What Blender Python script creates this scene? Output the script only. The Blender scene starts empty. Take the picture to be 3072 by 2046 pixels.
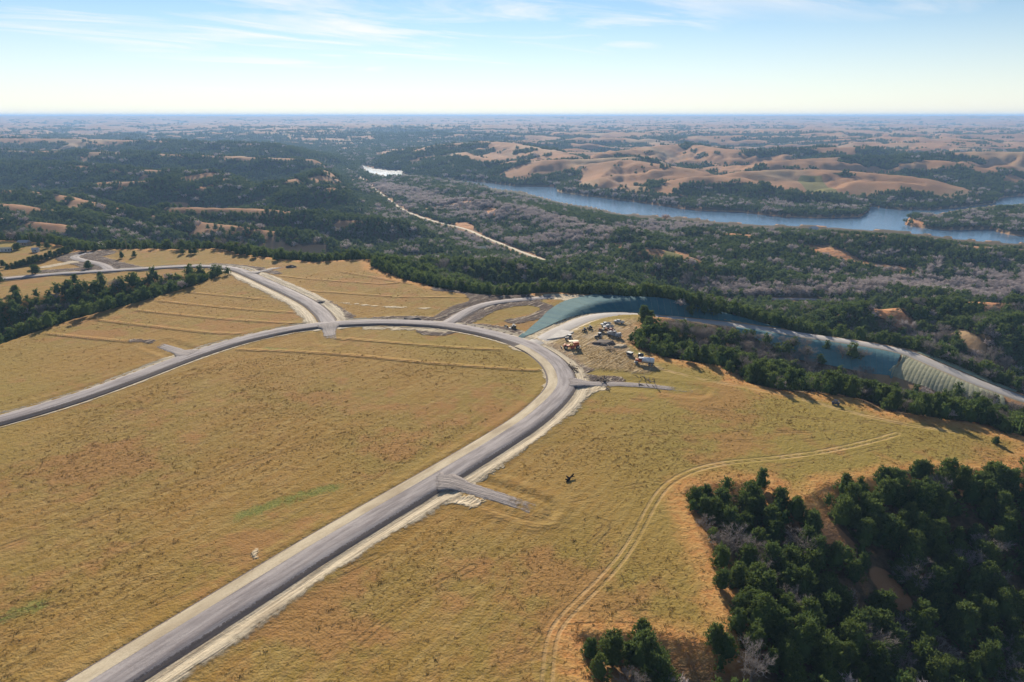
import bpy, bmesh, math, random
import numpy as np
from mathutils import Vector, Matrix

random.seed(7)
rng = np.random.default_rng(7)
scene = bpy.context.scene
COL = scene.collection
R = math.radians

# ------------------------------------------------------------------ camera
CAMZ, PITCH, F = 90.0, R(18.27), 2048.0      # F: focal length in pixels of the 3072 px wide frame
cam_data = bpy.data.cameras.new('camera')
cam_data.sensor_width = 36.0
cam_data.lens = 24.0
cam_data.clip_start = 1.0
cam_data.clip_end = 200000.0
cam = bpy.data.objects.new('camera', cam_data)
COL.objects.link(cam)
cam.location = (0, 0, CAMZ)
cam.rotation_euler = (math.pi / 2 - PITCH, 0, 0)
scene.camera = cam

# ------------------------------------------------------------------ sun, sky, exposure
SUN_AZ, SUN_EL = -10.0, 22.5                 # degrees right of straight ahead, above the horizon
EXPOSURE = 0.85
SKY_STRENGTH = 0.060
scene.view_settings.view_transform = 'Standard'
scene.view_settings.look = 'None'
scene.view_settings.gamma = 1.0
scene.view_settings.use_curve_mapping = False
scene.view_settings.exposure = EXPOSURE
scene.render.engine = 'CYCLES'
scene.cycles.use_denoising = True
scene.cycles.max_bounces = 5
scene.cycles.diffuse_bounces = 2
scene.cycles.glossy_bounces = 2
scene.cycles.transmission_bounces = 2
scene.cycles.transparent_max_bounces = 6
scene.cycles.volume_bounces = 0
scene.cycles.use_adaptive_sampling = True
scene.cycles.adaptive_threshold = 0.02

sd = Vector((math.sin(R(SUN_AZ)) * math.cos(R(SUN_EL)), math.cos(R(SUN_AZ)) * math.cos(R(SUN_EL)), math.sin(R(SUN_EL))))
sun_data = bpy.data.lights.new('sun', 'SUN')
sun_data.energy = 5.0
sun_data.angle = R(0.53)
sun_data.color = (1.0, 0.89, 0.73)
sun = bpy.data.objects.new('sun', sun_data)
COL.objects.link(sun)
sun.rotation_euler = sd.to_track_quat('Z', 'Y').to_euler()

world = bpy.data.worlds.new('World')
scene.world = world
world.use_nodes = True
wt = world.node_tree
wt.nodes.clear()


class NB:
    """small node builder"""
    def __init__(self, tree):
        self.t = tree

    def n(self, typ, **kw):
        nd = self.t.nodes.new(typ)
        for k, v in kw.items():
            setattr(nd, k, v)
        return nd

    def put(self, sock, v):
        if isinstance(v, bpy.types.NodeSocket):
            self.t.links.new(v, sock)
        elif isinstance(v, (tuple, list)) and len(v) == 3 and sock.type == 'RGBA':
            sock.default_value = (*v, 1)
        else:
            sock.default_value = v

    def math(self, op, a, b=0.0, c=None, clamp=False):
        nd = self.n('ShaderNodeMath', operation=op, use_clamp=clamp)
        self.put(nd.inputs[0], a)
        self.put(nd.inputs[1], b)
        if c is not None:
            self.put(nd.inputs[2], c)
        return nd.outputs[0]

    def mr(self, v, a, b, c=0.0, d=1.0, smooth=True):
        nd = self.n('ShaderNodeMapRange')
        nd.interpolation_type = 'SMOOTHSTEP' if smooth else 'LINEAR'
        self.put(nd.inputs[0], v)
        for i, x in enumerate((a, b, c, d)):
            self.put(nd.inputs[1 + i], x)
        return nd.outputs[0]

    def mix(self, f, a, b, blend='MIX'):
        nd = self.n('ShaderNodeMix', data_type='RGBA', blend_type=blend)
        self.put(nd.inputs[0], f)
        self.put(nd.inputs[6], a)
        self.put(nd.inputs[7], b)
        return nd.outputs[2]

    def noise(self, vec, scale, detail=3.0, rough=0.55, dist=0.0, color=False):
        nd = self.n('ShaderNodeTexNoise')
        self.put(nd.inputs['Vector'], vec)
        nd.inputs['Scale'].default_value = scale
        nd.inputs['Detail'].default_value = detail
        nd.inputs['Roughness'].default_value = rough
        nd.inputs['Distortion'].default_value = dist
        return nd.outputs['Color' if color else 0]

    def attr(self, name):
        nd = self.n('ShaderNodeAttribute', attribute_name=name)
        return nd.outputs['Fac']

    def vmul(self, v, s):
        nd = self.n('ShaderNodeVectorMath', operation='MULTIPLY')
        self.put(nd.inputs[0], v)
        nd.inputs[1].default_value = s
        return nd.outputs[0]


# sky: physical sky with a thin cirrus layer projected from a flat cloud deck
b = NB(wt)
sky = b.n('ShaderNodeTexSky', sky_type='NISHITA', sun_disc=False)
sky.sun_elevation = R(SUN_EL)
sky.sun_rotation = R(SUN_AZ)
sky.altitude = 800
sky.air_density = 1.0
sky.dust_density = 0.0
sky.ozone_density = 3.0
tc = b.n('ShaderNodeTexCoord')
sep = b.n('ShaderNodeSeparateXYZ')
b.put(sep.inputs[0], tc.outputs['Generated'])
zz = b.math('MAXIMUM', b.math('ADD', sep.outputs[2], 0.05), 0.02)
cmb = b.n('ShaderNodeCombineXYZ')
b.put(cmb.inputs[0], b.math('DIVIDE', sep.outputs[0], zz))
b.put(cmb.inputs[1], b.math('DIVIDE', sep.outputs[1], zz))
rot = b.n('ShaderNodeMapping')
rot.vector_type = 'TEXTURE'
rot.inputs['Rotation'].default_value = (0, 0, R(38))
rot.inputs['Scale'].default_value = (2.4, 0.8, 1.0)
rot.inputs['Location'].default_value = (0.55, 0.3, 0.0)
b.put(rot.inputs[0], cmb.outputs[0])
streak = b.noise(rot.outputs[0], 0.8, 8.0, 0.62, 1.0)
patch = b.noise(cmb.outputs[0], 0.22, 2.0, 0.5)
# a bank of cirrus ahead and to the left, part of the same deck
dst = b.n('ShaderNodeVectorMath', operation='DISTANCE')
b.put(dst.inputs[0], b.vmul(cmb.outputs[0], (1.0, .62, 0.0)))
dst.inputs[1].default_value = (-1.6, 4.2, 0.0)
patch = b.math('ADD', patch, b.mr(dst.outputs['Value'], 4.0, .6, 0.0, .34))
cl = b.math('MULTIPLY', b.mr(streak, 0.40, 0.72), b.mr(patch, 0.44, 0.74))
cl = b.math('MULTIPLY', cl, b.mr(sep.outputs[2], 0.0, 0.03))
cl = b.math('MAXIMUM', cl, b.mr(sep.outputs[2], .15, -.01, 0.0, .58))
skyc = b.mix(b.math('MULTIPLY', cl, 0.85), sky.outputs[0], (10.2, 9.75, 9.3))
bg = b.n('ShaderNodeBackground')
b.put(bg.inputs[0], skyc)
bg.inputs[1].default_value = SKY_STRENGTH
wo = b.n('ShaderNodeOutputWorld')
wt.links.new(bg.outputs[0], wo.inputs[0])

# ------------------------------------------------------------------ numbers: projection, noise, distances
CP, SP = math.cos(PITCH), math.sin(PITCH)


def unp(px, py, z=0.0):
    """point of the place seen at pixel (px, py) of the 3072 x 2046 frame, at height z"""
    u = (np.asarray(px, float) - 1536.0) / F
    v = (1023.0 - np.asarray(py, float)) / F
    dy = CP + v * SP
    dz = -SP + v * CP
    t = (z - CAMZ) / dz
    return u * t, dy * t


def upts(lst, z=0.0):
    """list of (px,py) or (px,py,z) -> array x,y,z"""
    out = []
    for p in lst:
        zz_ = p[2] if len(p) > 2 else z
        x, y = unp(p[0], p[1], zz_)
        out.append((float(x), float(y), float(zz_)))
    return np.array(out)


def gnoise(x, y, seed=0):
    xi = np.floor(x).astype(np.int64)
    yi = np.floor(y).astype(np.int64)
    xf = x - xi
    yf = y - yi
    u = xf * xf * xf * (xf * (xf * 6 - 15) + 10)
    v = yf * yf * yf * (yf * (yf * 6 - 15) + 10)

    def g(ix, iy, fx, fy):
        h = (ix * 374761393 + iy * 668265263 + seed * 974634777) & 0xFFFFFFFF
        h = ((h ^ (h >> 13)) * 1274126177) & 0xFFFFFFFF
        a = ((h ^ (h >> 16)) & 1023) * (2 * math.pi / 1024)
        return np.cos(a) * fx + np.sin(a) * fy
    n00 = g(xi, yi, xf, yf)
    n10 = g(xi + 1, yi, xf - 1, yf)
    n01 = g(xi, yi + 1, xf, yf - 1)
    n11 = g(xi + 1, yi + 1, xf - 1, yf - 1)
    return ((n00 * (1 - u) + n10 * u) * (1 - v) + (n01 * (1 - u) + n11 * u) * v) * 1.45


def fbm(x, y, lam, octv=4, seed=0, gain=0.5):
    s = np.zeros_like(x)
    a = 1.0
    for i in range(octv):
        s += a * gnoise(x / lam + 13.1 * i, y / lam - 7.7 * i, seed + i)
        a *= gain
        lam *= 0.5
    return s


def sstep(a, b_, x):
    t = np.clip((x - a) / (b_ - a), 0, 1)
    return t * t * (3 - 2 * t)


def dpoly(x, y, P, margin=1e9, big=999.0):
    """distance to polyline P, parameter-interpolated third column, signed side"""
    d = np.full(x.shape, big)
    zi = np.zeros(x.shape)
    sd_ = np.zeros(x.shape)
    m = (x > P[:, 0].min() - margin) & (x < P[:, 0].max() + margin) & (y > P[:, 1].min() - margin) & (y < P[:, 1].max() + margin)
    if not m.any():
        return d, zi, sd_
    xs, ys = x[m], y[m]
    bd = np.full(xs.shape, big * big)
    bz = np.zeros(xs.shape)
    bs = np.zeros(xs.shape)
    for i in range(len(P) - 1):
        ax, ay = P[i, 0], P[i, 1]
        ex, ey = P[i + 1, 0] - ax, P[i + 1, 1] - ay
        L2 = ex * ex + ey * ey + 1e-9
        t = np.clip(((xs - ax) * ex + (ys - ay) * ey) / L2, 0, 1)
        qx, qy = xs - ax - t * ex, ys - ay - t * ey
        q = qx * qx + qy * qy
        k = q < bd
        bd = np.where(k, q, bd)
        bz = np.where(k, P[i, 2] + t * (P[i + 1, 2] - P[i, 2]), bz)
        bs = np.where(k, np.sign(ex * qy - ey * qx), bs)
    d[m] = np.sqrt(bd)
    zi[m] = bz
    sd_[m] = bs
    return d, zi, sd_


def inpoly(x, y, P):
    c = np.zeros(x.shape, bool)
    n = len(P)
    j = n - 1
    for i in range(n):
        xi, yi, xj, yj = P[i, 0], P[i, 1], P[j, 0], P[j, 1]
        if yi != yj:
            c ^= ((yi > y) != (yj > y)) & (x < (xj - xi) * (y - yi) / (yj - yi) + xi)
        j = i
    return c


def sdist(x, y, P, margin=1e9, big=999.0):
    """signed distance to polygon, negative inside"""
    Q = np.vstack([P, P[:1]])
    d, _, _ = dpoly(x, y, Q, margin, big)
    return np.where(inpoly(x, y, P), -d, d)


def smooth_line(P, step=2.0, chaikin=2):
    P = np.asarray(P, float)
    for _ in range(chaikin):
        Q = [P[0]]
        for i in range(len(P) - 1):
            Q.append(P[i] * .75 + P[i + 1] * .25)
            Q.append(P[i] * .25 + P[i + 1] * .75)
        Q.append(P[-1])
        P = np.array(Q)
    s = np.concatenate([[0], np.cumsum(np.hypot(np.diff(P[:, 0]), np.diff(P[:, 1])))])
    n = max(2, int(s[-1] / step) + 1)
    t = np.linspace(0, s[-1], n)
    return np.stack([np.interp(t, s, P[:, k]) for k in range(3)], 1)


# ------------------------------------------------------------------ traced layout (pixels of the photograph, laid out at their true heights)
PLATEAU = upts([(1800, 2046), (1745, 1995), (1715, 1905), (1760, 1890), (2000, 1902), (2130, 1922), (2190, 1890), (2172, 1800),
                (2130, 1690), (2085, 1570), (2048, 1485), (2060, 1452), (2100, 1446), (2200, 1436), (2310, 1448), (2350, 1500),
                (2400, 1508), (2470, 1452), (2600, 1436), (2680, 1414), (2800, 1402), (2930, 1408), (3000, 1420), (3050, 1388), (3090, 1350),
                (3150, 1335), (3072, 1318), (3000, 1300), (2930, 1277), (2800, 1263), (2640, 1240), (2560, 1203), (2440, 1187),
                (2330, 1178), (2220, 1150), (2150, 1102), (2060, 1090), (1960, 1068), (1905, 1050), (1872, 1020), (1900, 985),
                (1945, 965), (1950, 940), (2040, 925), (2060, 908), (2000, 896), (1790, 884), (1650, 883), (1520, 891), (1420, 884), (1290, 862),
                (1180, 835), (1112, 806), (1100, 780), (1040, 779), (950, 787), (820, 776), (700, 761), (640, 746), (560, 749),
                (330, 746), (250, 756), (120, 728), (0, 722), (-300, 730), (-600, 760)])
PLATEAU = np.vstack([PLATEAU, [(-420, 60, 0), (-300, -120, 0), (30, -120, 0), (34, 60, 0)]])

LAKEZ = -75.0
LAKE_S = [(1080, 493), (1102, 517), (1167, 531), (1254, 533), (1328, 543), (1459, 565), (1567, 578), (1676, 608), (1785, 626),
          (1859, 643), (1990, 652), (2087, 658), (2157, 669), (2291, 678), (2420, 680), (2570, 691), (2700, 697), (2820, 712), (2939, 727), (3048, 733),
          (3300, 740)]
LAKE_P = [(3300, 720), (3072, 709), (3039, 706), (2991, 695), (2983, 687), (2830, 690), (2744, 681), (2713, 673), (2726, 657),
          (2787, 648), (2874, 631), (2974, 618), (3072, 612), (3300, 606)]
LAKE_N = [(3300, 582), (3072, 586), (3004, 593), (2978, 611), (2874, 622), (2787, 630), (2678, 628), (2609, 617), (2607, 630),
          (2583, 650), (2483, 654), (2352, 651), (2222, 636), (2087, 630), (2048, 626), (1911, 606), (1772, 589), (1676, 576),
          (1667, 560), (1546, 558), (1459, 547), (1307, 533), (1240, 527), (1205, 521), (1215, 510), (1167, 510), (1120, 504)]
LAKE = upts(LAKE_S + LAKE_P + LAKE_N, LAKEZ)

main_px = [(120, 2190), (340, 2046), (672, 1838), (1000, 1630), (1333, 1434), (1504, 1328), (1590, 1272), (1648, 1222), (1688, 1180), (1700, 1150),
           (1690, 1115), (1667, 1085), (1628, 1056), (1589, 1036), (1538, 1018), (1470, 1000), (1402, 986), (1334, 976), (1284, 971),
           (1170, 967), (1085, 968), (1000, 973), (930, 979), (849, 991), (722, 1020), (594, 1060), (510, 1091), (382, 1140), (212, 1200), (0, 1262), (-250, 1325)]
north_px = [(988, 975), (978, 955), (964, 938), (933, 911), (882, 884), (818, 855), (755, 826), (717, 810), (678, 803), (620, 799), (545, 800), (467, 805),
            (382, 810), (318, 814), (233, 819), (149, 825), (64, 833), (-60, 845), (-250, 862)]
ROADS = {  # name: (points, half width, embankment)
    'gravel_road': (main_px, 3.0, 0.7),
    'gravel_branch_road': (north_px, 3.1, 0.6),
    'gravel_loop_road': ([(330, 812), (322, 803), (314, 797), (287, 788), (240, 779), (219, 771), (233, 764), (272, 757)], 2.6, 0.3),
    'gravel_north_spur': ([(1330, 975), (1352, 965), (1395, 938), (1443, 916), (1504, 904), (1589, 896), (1657, 889)], 2.8, 0.45),
    'gravel_stub_south': ([(985, 972), (988, 990), (992, 1022)], 3.2, 0.25),
    'gravel_stub_west': ([(585, 1066), (555, 1062), (510, 1045), (471, 1033)], 2.8, 0.3),
    'gravel_stub_east': ([(1695, 1152), (1725, 1152), (1775, 1152), (1843, 1152), (1928, 1156), (1996, 1164), (2081, 1174)], 2.2, 0.4),
    'gravel_stub_field': ([(1300, 1450), (1345, 1450), (1404, 1464), (1500, 1492), (1600, 1527)], 2.6, 0.2),
    'gravel_stub_hill': ([(748, 823), (770, 817), (793, 811), (852, 800)], 1.8, 0.3),
}
paved_px = [(1575, 1040, 0), (1600, 1030, 0), (1634, 1015, -.2), (1668, 996, -.5), (1719, 972, -1), (1753, 957, -1.6), (1804, 946, -2.6), (1855, 943, -3.6),
            (1902, 945, -4.6), (2009, 955, -6.2), (2082, 962, -7.2), (2205, 975, -8.8), (2341, 993, -10.3), (2410, 1006, -11.2),
            (2523, 1021, -12.6), (2637, 1039, -14), (2728, 1059, -15.2), (2774, 1080, -16), (2842, 1109, -17.2), (2933, 1148, -18.8), (3001, 1173, -20),
            (3072, 1198, -21.2), (3200, 1240, -23.5)]
ROADLINE = {k: smooth_line(upts(v[0]), 2.0) for k, v in ROADS.items()}
PAVED = smooth_line(upts(paved_px), 2.0)
VALLEY_ROAD = smooth_line(upts([(1040, 505), (1093, 540), (1133, 573), (1167, 600), (1202, 626), (1241, 645), (1310, 668), (1398, 687), (1446, 710), (1524, 741), (1589, 767), (1640, 783)], -69.0), 4.0)
VALLEY_LANE = smooth_line(upts([(1180, 594), (1210, 608), (1267, 630), (1330, 648)], -69.0), 4.0)
LAKE_LANE = smooth_line(upts([(2170, 905), (2317, 898), (2435, 899), (2520, 905)], -58.0), 4.0)

RIDGES = [  # crest lines (px, py, z) and side slope
    ([(1985, 905, -1), (2080, 922, -2.5), (2200, 950, -5.0), (2330, 983, -9.5)], .40),
    ([(1160, 800, -14), (1400, 786, -20), (1600, 815, -24), (1800, 850, -28), (1960, 885, -32)], .42),
    ([(2048, 772, -34), (2309, 795, -36), (2570, 818, -38), (2787, 860, -42)], .45),
    ([(2439, 712, -50), (2700, 714, -50), (3048, 746, -50), (3300, 760, -50)], .35),
    ([(2090, 690, -47), (2250, 706, -49), (2417, 716, -50)], .35),
    ([(1841, 742, -44), (1960, 740, -40), (2060, 768, -43)], .4),
    ([(2540, 935, -28), (2640, 922, -25), (2790, 918, -25), (2900, 922, -27)], .55),
    ([(2920, 905, -31), (3072, 908, -32), (3300, 920, -33)], .4),
    ([(2950, 985, -26), (3072, 970, -24), (3300, 960, -24)], .4),
    # cedar hills on the left, near to far
    ([(-250, 648, -22), (0, 652, -22), (196, 669, -23), (391, 721, -32)], .52),
    ([(-250, 600, -20), (0, 604, -20), (215, 636, -21), (365, 669, -25), (496, 698, -34)], .50),
    ([(-250, 560, -18), (0, 565, -18), (170, 581, -18), (326, 617, -20), (496, 656, -30)], .46),
    ([(293, 619, -24), (522, 652, -26), (717, 678, -30), (913, 704, -36), (1043, 747, -48)], .50),
    ([(496, 619, -22), (717, 622, -24), (913, 638, -30), (1109, 654, -42)], .44),
    ([(978, 658, -36), (1141, 660, -38), (1304, 680, -46), (1440, 718, -54)], .50),
    ([(-250, 480, -12), (0, 486, -12), (196, 493, -12), (391, 506, -14), (560, 514, -12), (650, 526, -16), (704, 552, -24)], .36),
    ([(300, 545, -20), (480, 540, -14), (600, 520, -10), (640, 512, -8)], .44),
    ([(800, 552, -22), (913, 528, -18), (1000, 500, -14)], .44),
    ([(867, 571, -26), (1011, 559, -24), (1090, 556, -32)], .44),
    ([(-250, 446, -6), (0, 451, -6), (196, 454, -6), (457, 460, -6), (717, 470, -10), (950, 478, -18)], .30),
    ([(-250, 410, 2), (0, 415, 2), (326, 418, 2), (652, 428, 0), (950, 438, -4)], .24),
    # grass hills beyond the lake
    ([(1973, 540, -36), (2156, 522, -32), (2300, 550, -40), (2384, 576, -50)], .32),
    ([(2462, 574, -48), (2645, 535, -33), (2841, 556, -40), (2925, 588, -54)], .32),
    ([(2221, 514, -30), (2449, 506, -27), (2710, 526, -32), (3004, 558, -40), (3250, 575, -46)], .30),
    ([(1536, 521, -40), (1699, 503, -32), (1810, 532, -44)], .32),
    ([(1712, 500, -26), (1862, 474, -17), (2000, 496, -24), (2123, 519, -34)], .30),
    ([(2319, 484, -18), (2515, 470, -13), (2775, 477, -15), (3072, 506, -24), (3250, 515, -26)], .27),
    ([(2700, 470, -12), (2938, 453, -5), (3072, 458, -6), (3250, 460, -6)], .27),
    ([(1862, 452, -12), (2058, 428, -2), (2188, 452, -10), (2384, 446, -8), (2600, 440, -6)], .24),
    ([(1198, 457, -22), (1328, 446, -16), (1459, 478, -30)], .27),
    ([(1300, 436, -12), (1476, 420, -4), (1640, 448, -16), (1700, 470, -24)], .24),
    ([(1390, 505, -38), (1550, 482, -26), (1720, 478, -24), (1900, 470, -18)], .30),
    ([(1200, 605, -50), (1450, 592, -54), (1600, 622, -60)], .3),
]
RIDGES = [(smooth_line(upts(p), 14.0), k) for p, k in RIDGES]


def zline(lst):
    out = []
    for px, py, z in lst:       # position taken on the plain at z = 0, depth z
        x, y = unp(px, py, 0)
        out.append((float(x), float(y), z))
    return np.array(out)


GULLIES = [
    (zline([(720, 812, -1.0), (600, 832, -5), (500, 852, -9), (300, 895, -12), (100, 935, -15), (-200, 1000, -22), (-500, 1070, -30)]), .5),
    (zline([(30, 805, -1.5), (110, 790, -2), (200, 765, -1)]), .25),
]
RAVINES = [
    (upts([(1990, 985, -8), (2150, 1040, -13), (2400, 1092, -18), (2650, 1128, -22), (2900, 1190, -28), (3072, 1240, -32), (3400, 1300, -40)]), .42),
    (zline([(2480, 1560, -7), (2560, 1690, -14), (2660, 1850, -20), (2760, 2046, -26), (2850, 2200, -30)]), .36),
    (zline([(3000, 1560, -10), (2900, 1700, -15), (2660, 1850, -20)]), .36),
]

# sight lines that the hills in front must leave open (lake, valley road)
AZB = np.linspace(-50, 50, 2001)
CAP = [np.full(2001, np.nan), np.full(2001, np.nan)]


def add_cap(P, z, marg=0):
    az = np.degrees(np.arctan2(P[:, 0], P[:, 1]))
    r = np.hypot(P[:, 0], P[:, 1])
    o = np.argsort(az)
    m = (AZB >= az.min()) & (AZB <= az.max())
    ri = np.interp(AZB, az[o], r[o])
    for i in np.where(m)[0]:
        if np.isnan(CAP[0][i]) or ri[i] < CAP[0][i]:
            CAP[0][i] = ri[i]
            CAP[1][i] = (CAMZ - z) / ri[i]


add_cap(smooth_line(upts(LAKE_S, LAKEZ), 8.0, 1), LAKEZ)
vr = VALLEY_ROAD
CAP_LAKE = [CAP[0].copy(), CAP[1].copy()]


CAP = [np.full(2001, np.nan), np.full(2001, np.nan)]
add_cap(smooth_line(upts([(2760, 652), (2787, 646), (2874, 628), (2974, 614), (3072, 608), (3300, 602)], LAKEZ), 8.0, 1), LAKEZ)
CAP_PEN = [CAP[0].copy(), CAP[1].copy()]


def cap_at(x, y, C):
    az = np.degrees(np.arctan2(x, y))
    i = np.clip(np.round((az + 50) / 0.05).astype(int), 0, 2000)
    return C[0][i], C[1][i]


def hills_raw(x, y):
    """0 in the draws, 1 on the crests: connected rounded ridges cut by side gullies"""
    wx = x + 120 * fbm(x, y, 700, 2, 31) + 22 * fbm(x, y, 130, 2, 35)
    wy = y + 90 * fbm(x, y, 700, 2, 41) + 22 * fbm(x, y, 130, 2, 45)
    n1 = gnoise(wx / 620, wy / 300, 3)
    n2 = gnoise(wx / 260 + 5, wy / 190, 5)
    n3 = np.abs(gnoise(wx / 120, wy / 120 + 9, 8))
    n4 = np.abs(gnoise(wx / 55, wy / 55 + 9, 18))
    ridge = 1 - np.sqrt(n1 * n1 + .012) * 1.7
    ridge2 = 1 - np.sqrt(n2 * n2 + .012) * 1.7
    h = .58 * ridge + .26 * ridge2 + .22 * n3 + .06 * n4
    return np.clip(h * 1.12 + .05, 0, 1.2)


def height(x, y, full=False):
    x = np.asarray(x, float)
    y = np.asarray(y, float)
    r = np.hypot(x, y)
    hn = hills_raw(x, y)
    far = sstep(2800, 7500, r)
    V = -80 + (44 + 4 * sstep(900, 1700, r)) * hn + far * (14 + 14 * fbm(x, y, 3000, 3, 61)) + 82 * sstep(6500, 17000, r) + 34 * sstep(2600, 4000, r) * (1 - np.sqrt(gnoise(x / 1900, y / 1100, 77) ** 2 + .01) * 2.0)
    # the cedar hills left of the valley: deep draws between the traced crests
    left = sstep(0.0, -0.2, np.arctan2(x, y)) * sstep(500, 800, r) * (1 - sstep(3500, 5000, r))
    V = V * (1 - left) + (-72 + 16 * hn) * left
    # lake basin
    mk = (r > 600) & (r < 4200)
    dl = np.full(x.shape, 999.0)
    if mk.any():
        dl[mk] = sdist(x[mk], y[mk], LAKE, 600)
    k = sstep(10, 330, dl)
    V = np.where(dl < 900, (LAKEZ + 2.2 + np.clip(dl, 0, 40) * .05 + 3.0 * hn) * (1 - k) + V * k, V)
    spur = np.abs(gnoise(x / 95 + .2 * gnoise(x / 40, y / 40, 7), y / 95, 111)) - .33 + .4 * (np.abs(gnoise(x / 42, y / 42, 113)) - .33)
    for P, kk in RIDGES:
        d, z, _ = dpoly(x, y, P, 300)
        rz = z + 3 - kk * np.sqrt(d * d + 60 + .02 * r) + (10 * (hn - .55) + 20 * spur) * np.clip(d / 60, 0, 1) - .5 * np.clip(d - 200, 0, None)
        V = np.maximum(V, np.where(dl > 0, np.where(d < 900, rz, -500), -500))
    V = np.where((dl > 0) & (dl < 500), np.minimum(V, LAKEZ + 3 + dl * .24 + 5 * np.clip(hn - .4, 0, 1) * np.clip(dl / 30, 0, 1)), V)
    # plateau with its edge
    s = np.full(x.shape, 999.0)
    mk = r < 1100
    if mk.any():
        s[mk] = sdist(x[mk], y[mk], PLATEAU, 500)
    und = 0.5 * fbm(x, y, 140, 3, 71)
    Hp = und - .34 * np.clip(s - 1.5 + 1.5 * gnoise(x / 17, y / 17, 77), 0, None) ** 1.02
    H = np.maximum(V, Hp)
    H = np.where(s < 0, und, H)
    for P, kk in GULLIES:
        d, z, _ = dpoly(x, y, P, 120)
        H = np.minimum(H, np.where(d < 900, z + kk * np.sqrt(d * d + 9), 500))
    for P, kk in RAVINES:
        d, z, _ = dpoly(x, y, P, 120)
        H = np.minimum(H, np.maximum(np.where(d < 900, z + kk * np.sqrt(d * d + 9), 500), und - .40 * np.clip(s, 0, None)))
    # flat valley floor along the roads down there
    for P, wv in ((VALLEY_ROAD, 34), (VALLEY_LANE, 20), (LAKE_LANE, 20)):
        d, z, _ = dpoly(x, y, P, 160)
        k = sstep(wv, wv + 90, d)
        H = np.where((d < 900) & (s > 40), z * (1 - k) + H * k, H)
    # keep the lake in view
    rs, tn = cap_at(x, y, CAP_LAKE)
    with np.errstate(invalid='ignore'):
        cap = np.maximum(CAMZ - r * tn - 5, LAKEZ + 2.2)
        H = np.where((r > 560) & (r < rs - 4), np.minimum(H, cap), H)
    rs, tn = cap_at(x, y, CAP_PEN)
    with np.errstate(invalid='ignore'):
        cap = np.maximum(CAMZ - r * tn - 4, LAKEZ + 1.5)
        H = np.where((r > 900) & (r < rs - 4), np.minimum(H, cap), H)
    # cut and fill along the paved road
    d, z, _ = dpoly(x, y, PAVED, 90)
    dz = np.abs(H - z)
    k = sstep(4.6, 5.2 + 2.3 * dz + 1e-3, d)
    H = np.where(d < 900, np.where(d < 4.6, z - .12, (z - .12) * (1 - k) + H * k), H)
    # raised road beds and small ditches
    rd = np.full(x.shape, 999.0)
    for nm, L in ROADLINE.items():
        hw = ROADS[nm][1]
        d, _, _ = dpoly(x, y, L, 60)
        rd = np.minimum(rd, d - hw)
    near = rd < 30
    kb = sstep(3.0, 14.0, rd)
    H = np.where(near, H * kb + (und * 0.4) * (1 - kb) - .35 * np.exp(-((rd - 2.2) / 1.1) ** 2) + .28 * np.exp(-((rd - 5.0) / 1.6) ** 2) - .1 * (rd < 0), H)
    # lake bed
    H = np.where(dl < 0, LAKEZ - 3.0, H)
    H = np.where((dl >= 0) & (dl < 3), np.maximum(H, LAKEZ + .2 + dl * .5), H)
    if full:
        return H, s, dl, hn, rd
    return H


def H1(x, y):
    return float(height(np.array([x]), np.array([y]))[0])


HIT_T = np.concatenate([np.geomspace(90, 700, 420), np.geomspace(704, 4000, 420)])


def hits(lst):
    """where the rays through these pixels meet the land"""
    out = []
    for p in lst:
        u, v = (p[0] - 1536.0) / F, (1023.0 - p[1]) / F
        dy, dz = CP + v * SP, -SP + v * CP
        hx, hy = u * HIT_T / dy, HIT_T
        gap = CAMZ + dz / dy * HIT_T - height(hx, hy)
        k = int(np.argmax(gap < 0)) if (gap < 0).any() else len(HIT_T) - 1
        k = max(k, 1)
        f_ = gap[k - 1] / (gap[k - 1] - gap[k] + 1e-9)
        q = HIT_T[k - 1] + f_ * (HIT_T[k] - HIT_T[k - 1])
        out.append((u * q / dy, q, CAMZ + dz / dy * q))
    return np.array(out)


# ------------------------------------------------------------------ object helpers
def link(o, parent=None):
    COL.objects.link(o)
    if parent is not None:
        o.parent = parent
    return o


def tag(o, label=None, cat=None, group=None, kind=None):
    if label:
        o['label'] = label
    if cat:
        o['category'] = cat
    if group:
        o['group'] = group
    if kind:
        o['kind'] = kind
    return o


def mesh_np(name, verts, faces, mat=None, smooth=False, attrs=None):
    """verts (n,3), faces (m,3) or (m,4) arrays"""
    me = bpy.data.meshes.new(name)
    v = np.ascontiguousarray(verts, dtype=np.float32)
    f = np.ascontiguousarray(faces, dtype=np.int32)
    me.vertices.add(len(v))
    me.vertices.foreach_set('co', v.ravel())
    k = f.shape[1]
    me.loops.add(f.size)
    me.loops.foreach_set('vertex_index', f.ravel())
    me.polygons.add(len(f))
    me.polygons.foreach_set('loop_start', np.arange(0, f.size, k, dtype=np.int32))
    me.update(calc_edges=True)
    me.polygons.foreach_set('use_smooth', np.full(len(f), bool(smooth)))
    for an, av in (attrs or {}).items():
        a = me.attributes.new(an, 'FLOAT', 'POINT')
        a.data.foreach_set('value', np.ascontiguousarray(av, dtype=np.float32).ravel())
    if mat:
        me.materials.append(mat)
    return me


def new_mat(name):
    m = bpy.data.materials.new(name)
    m.use_nodes = True
    m.node_tree.nodes.clear()
    nb = NB(m.node_tree)
    out = nb.n('ShaderNodeOutputMaterial')
    p = nb.n('ShaderNodeBsdfPrincipled')
    m.node_tree.links.new(p.outputs[0], out.inputs[0])
    p.inputs['Roughness'].default_value = .9
    p.inputs['Specular IOR Level'].default_value = .2
    return m, nb, p, out


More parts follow.
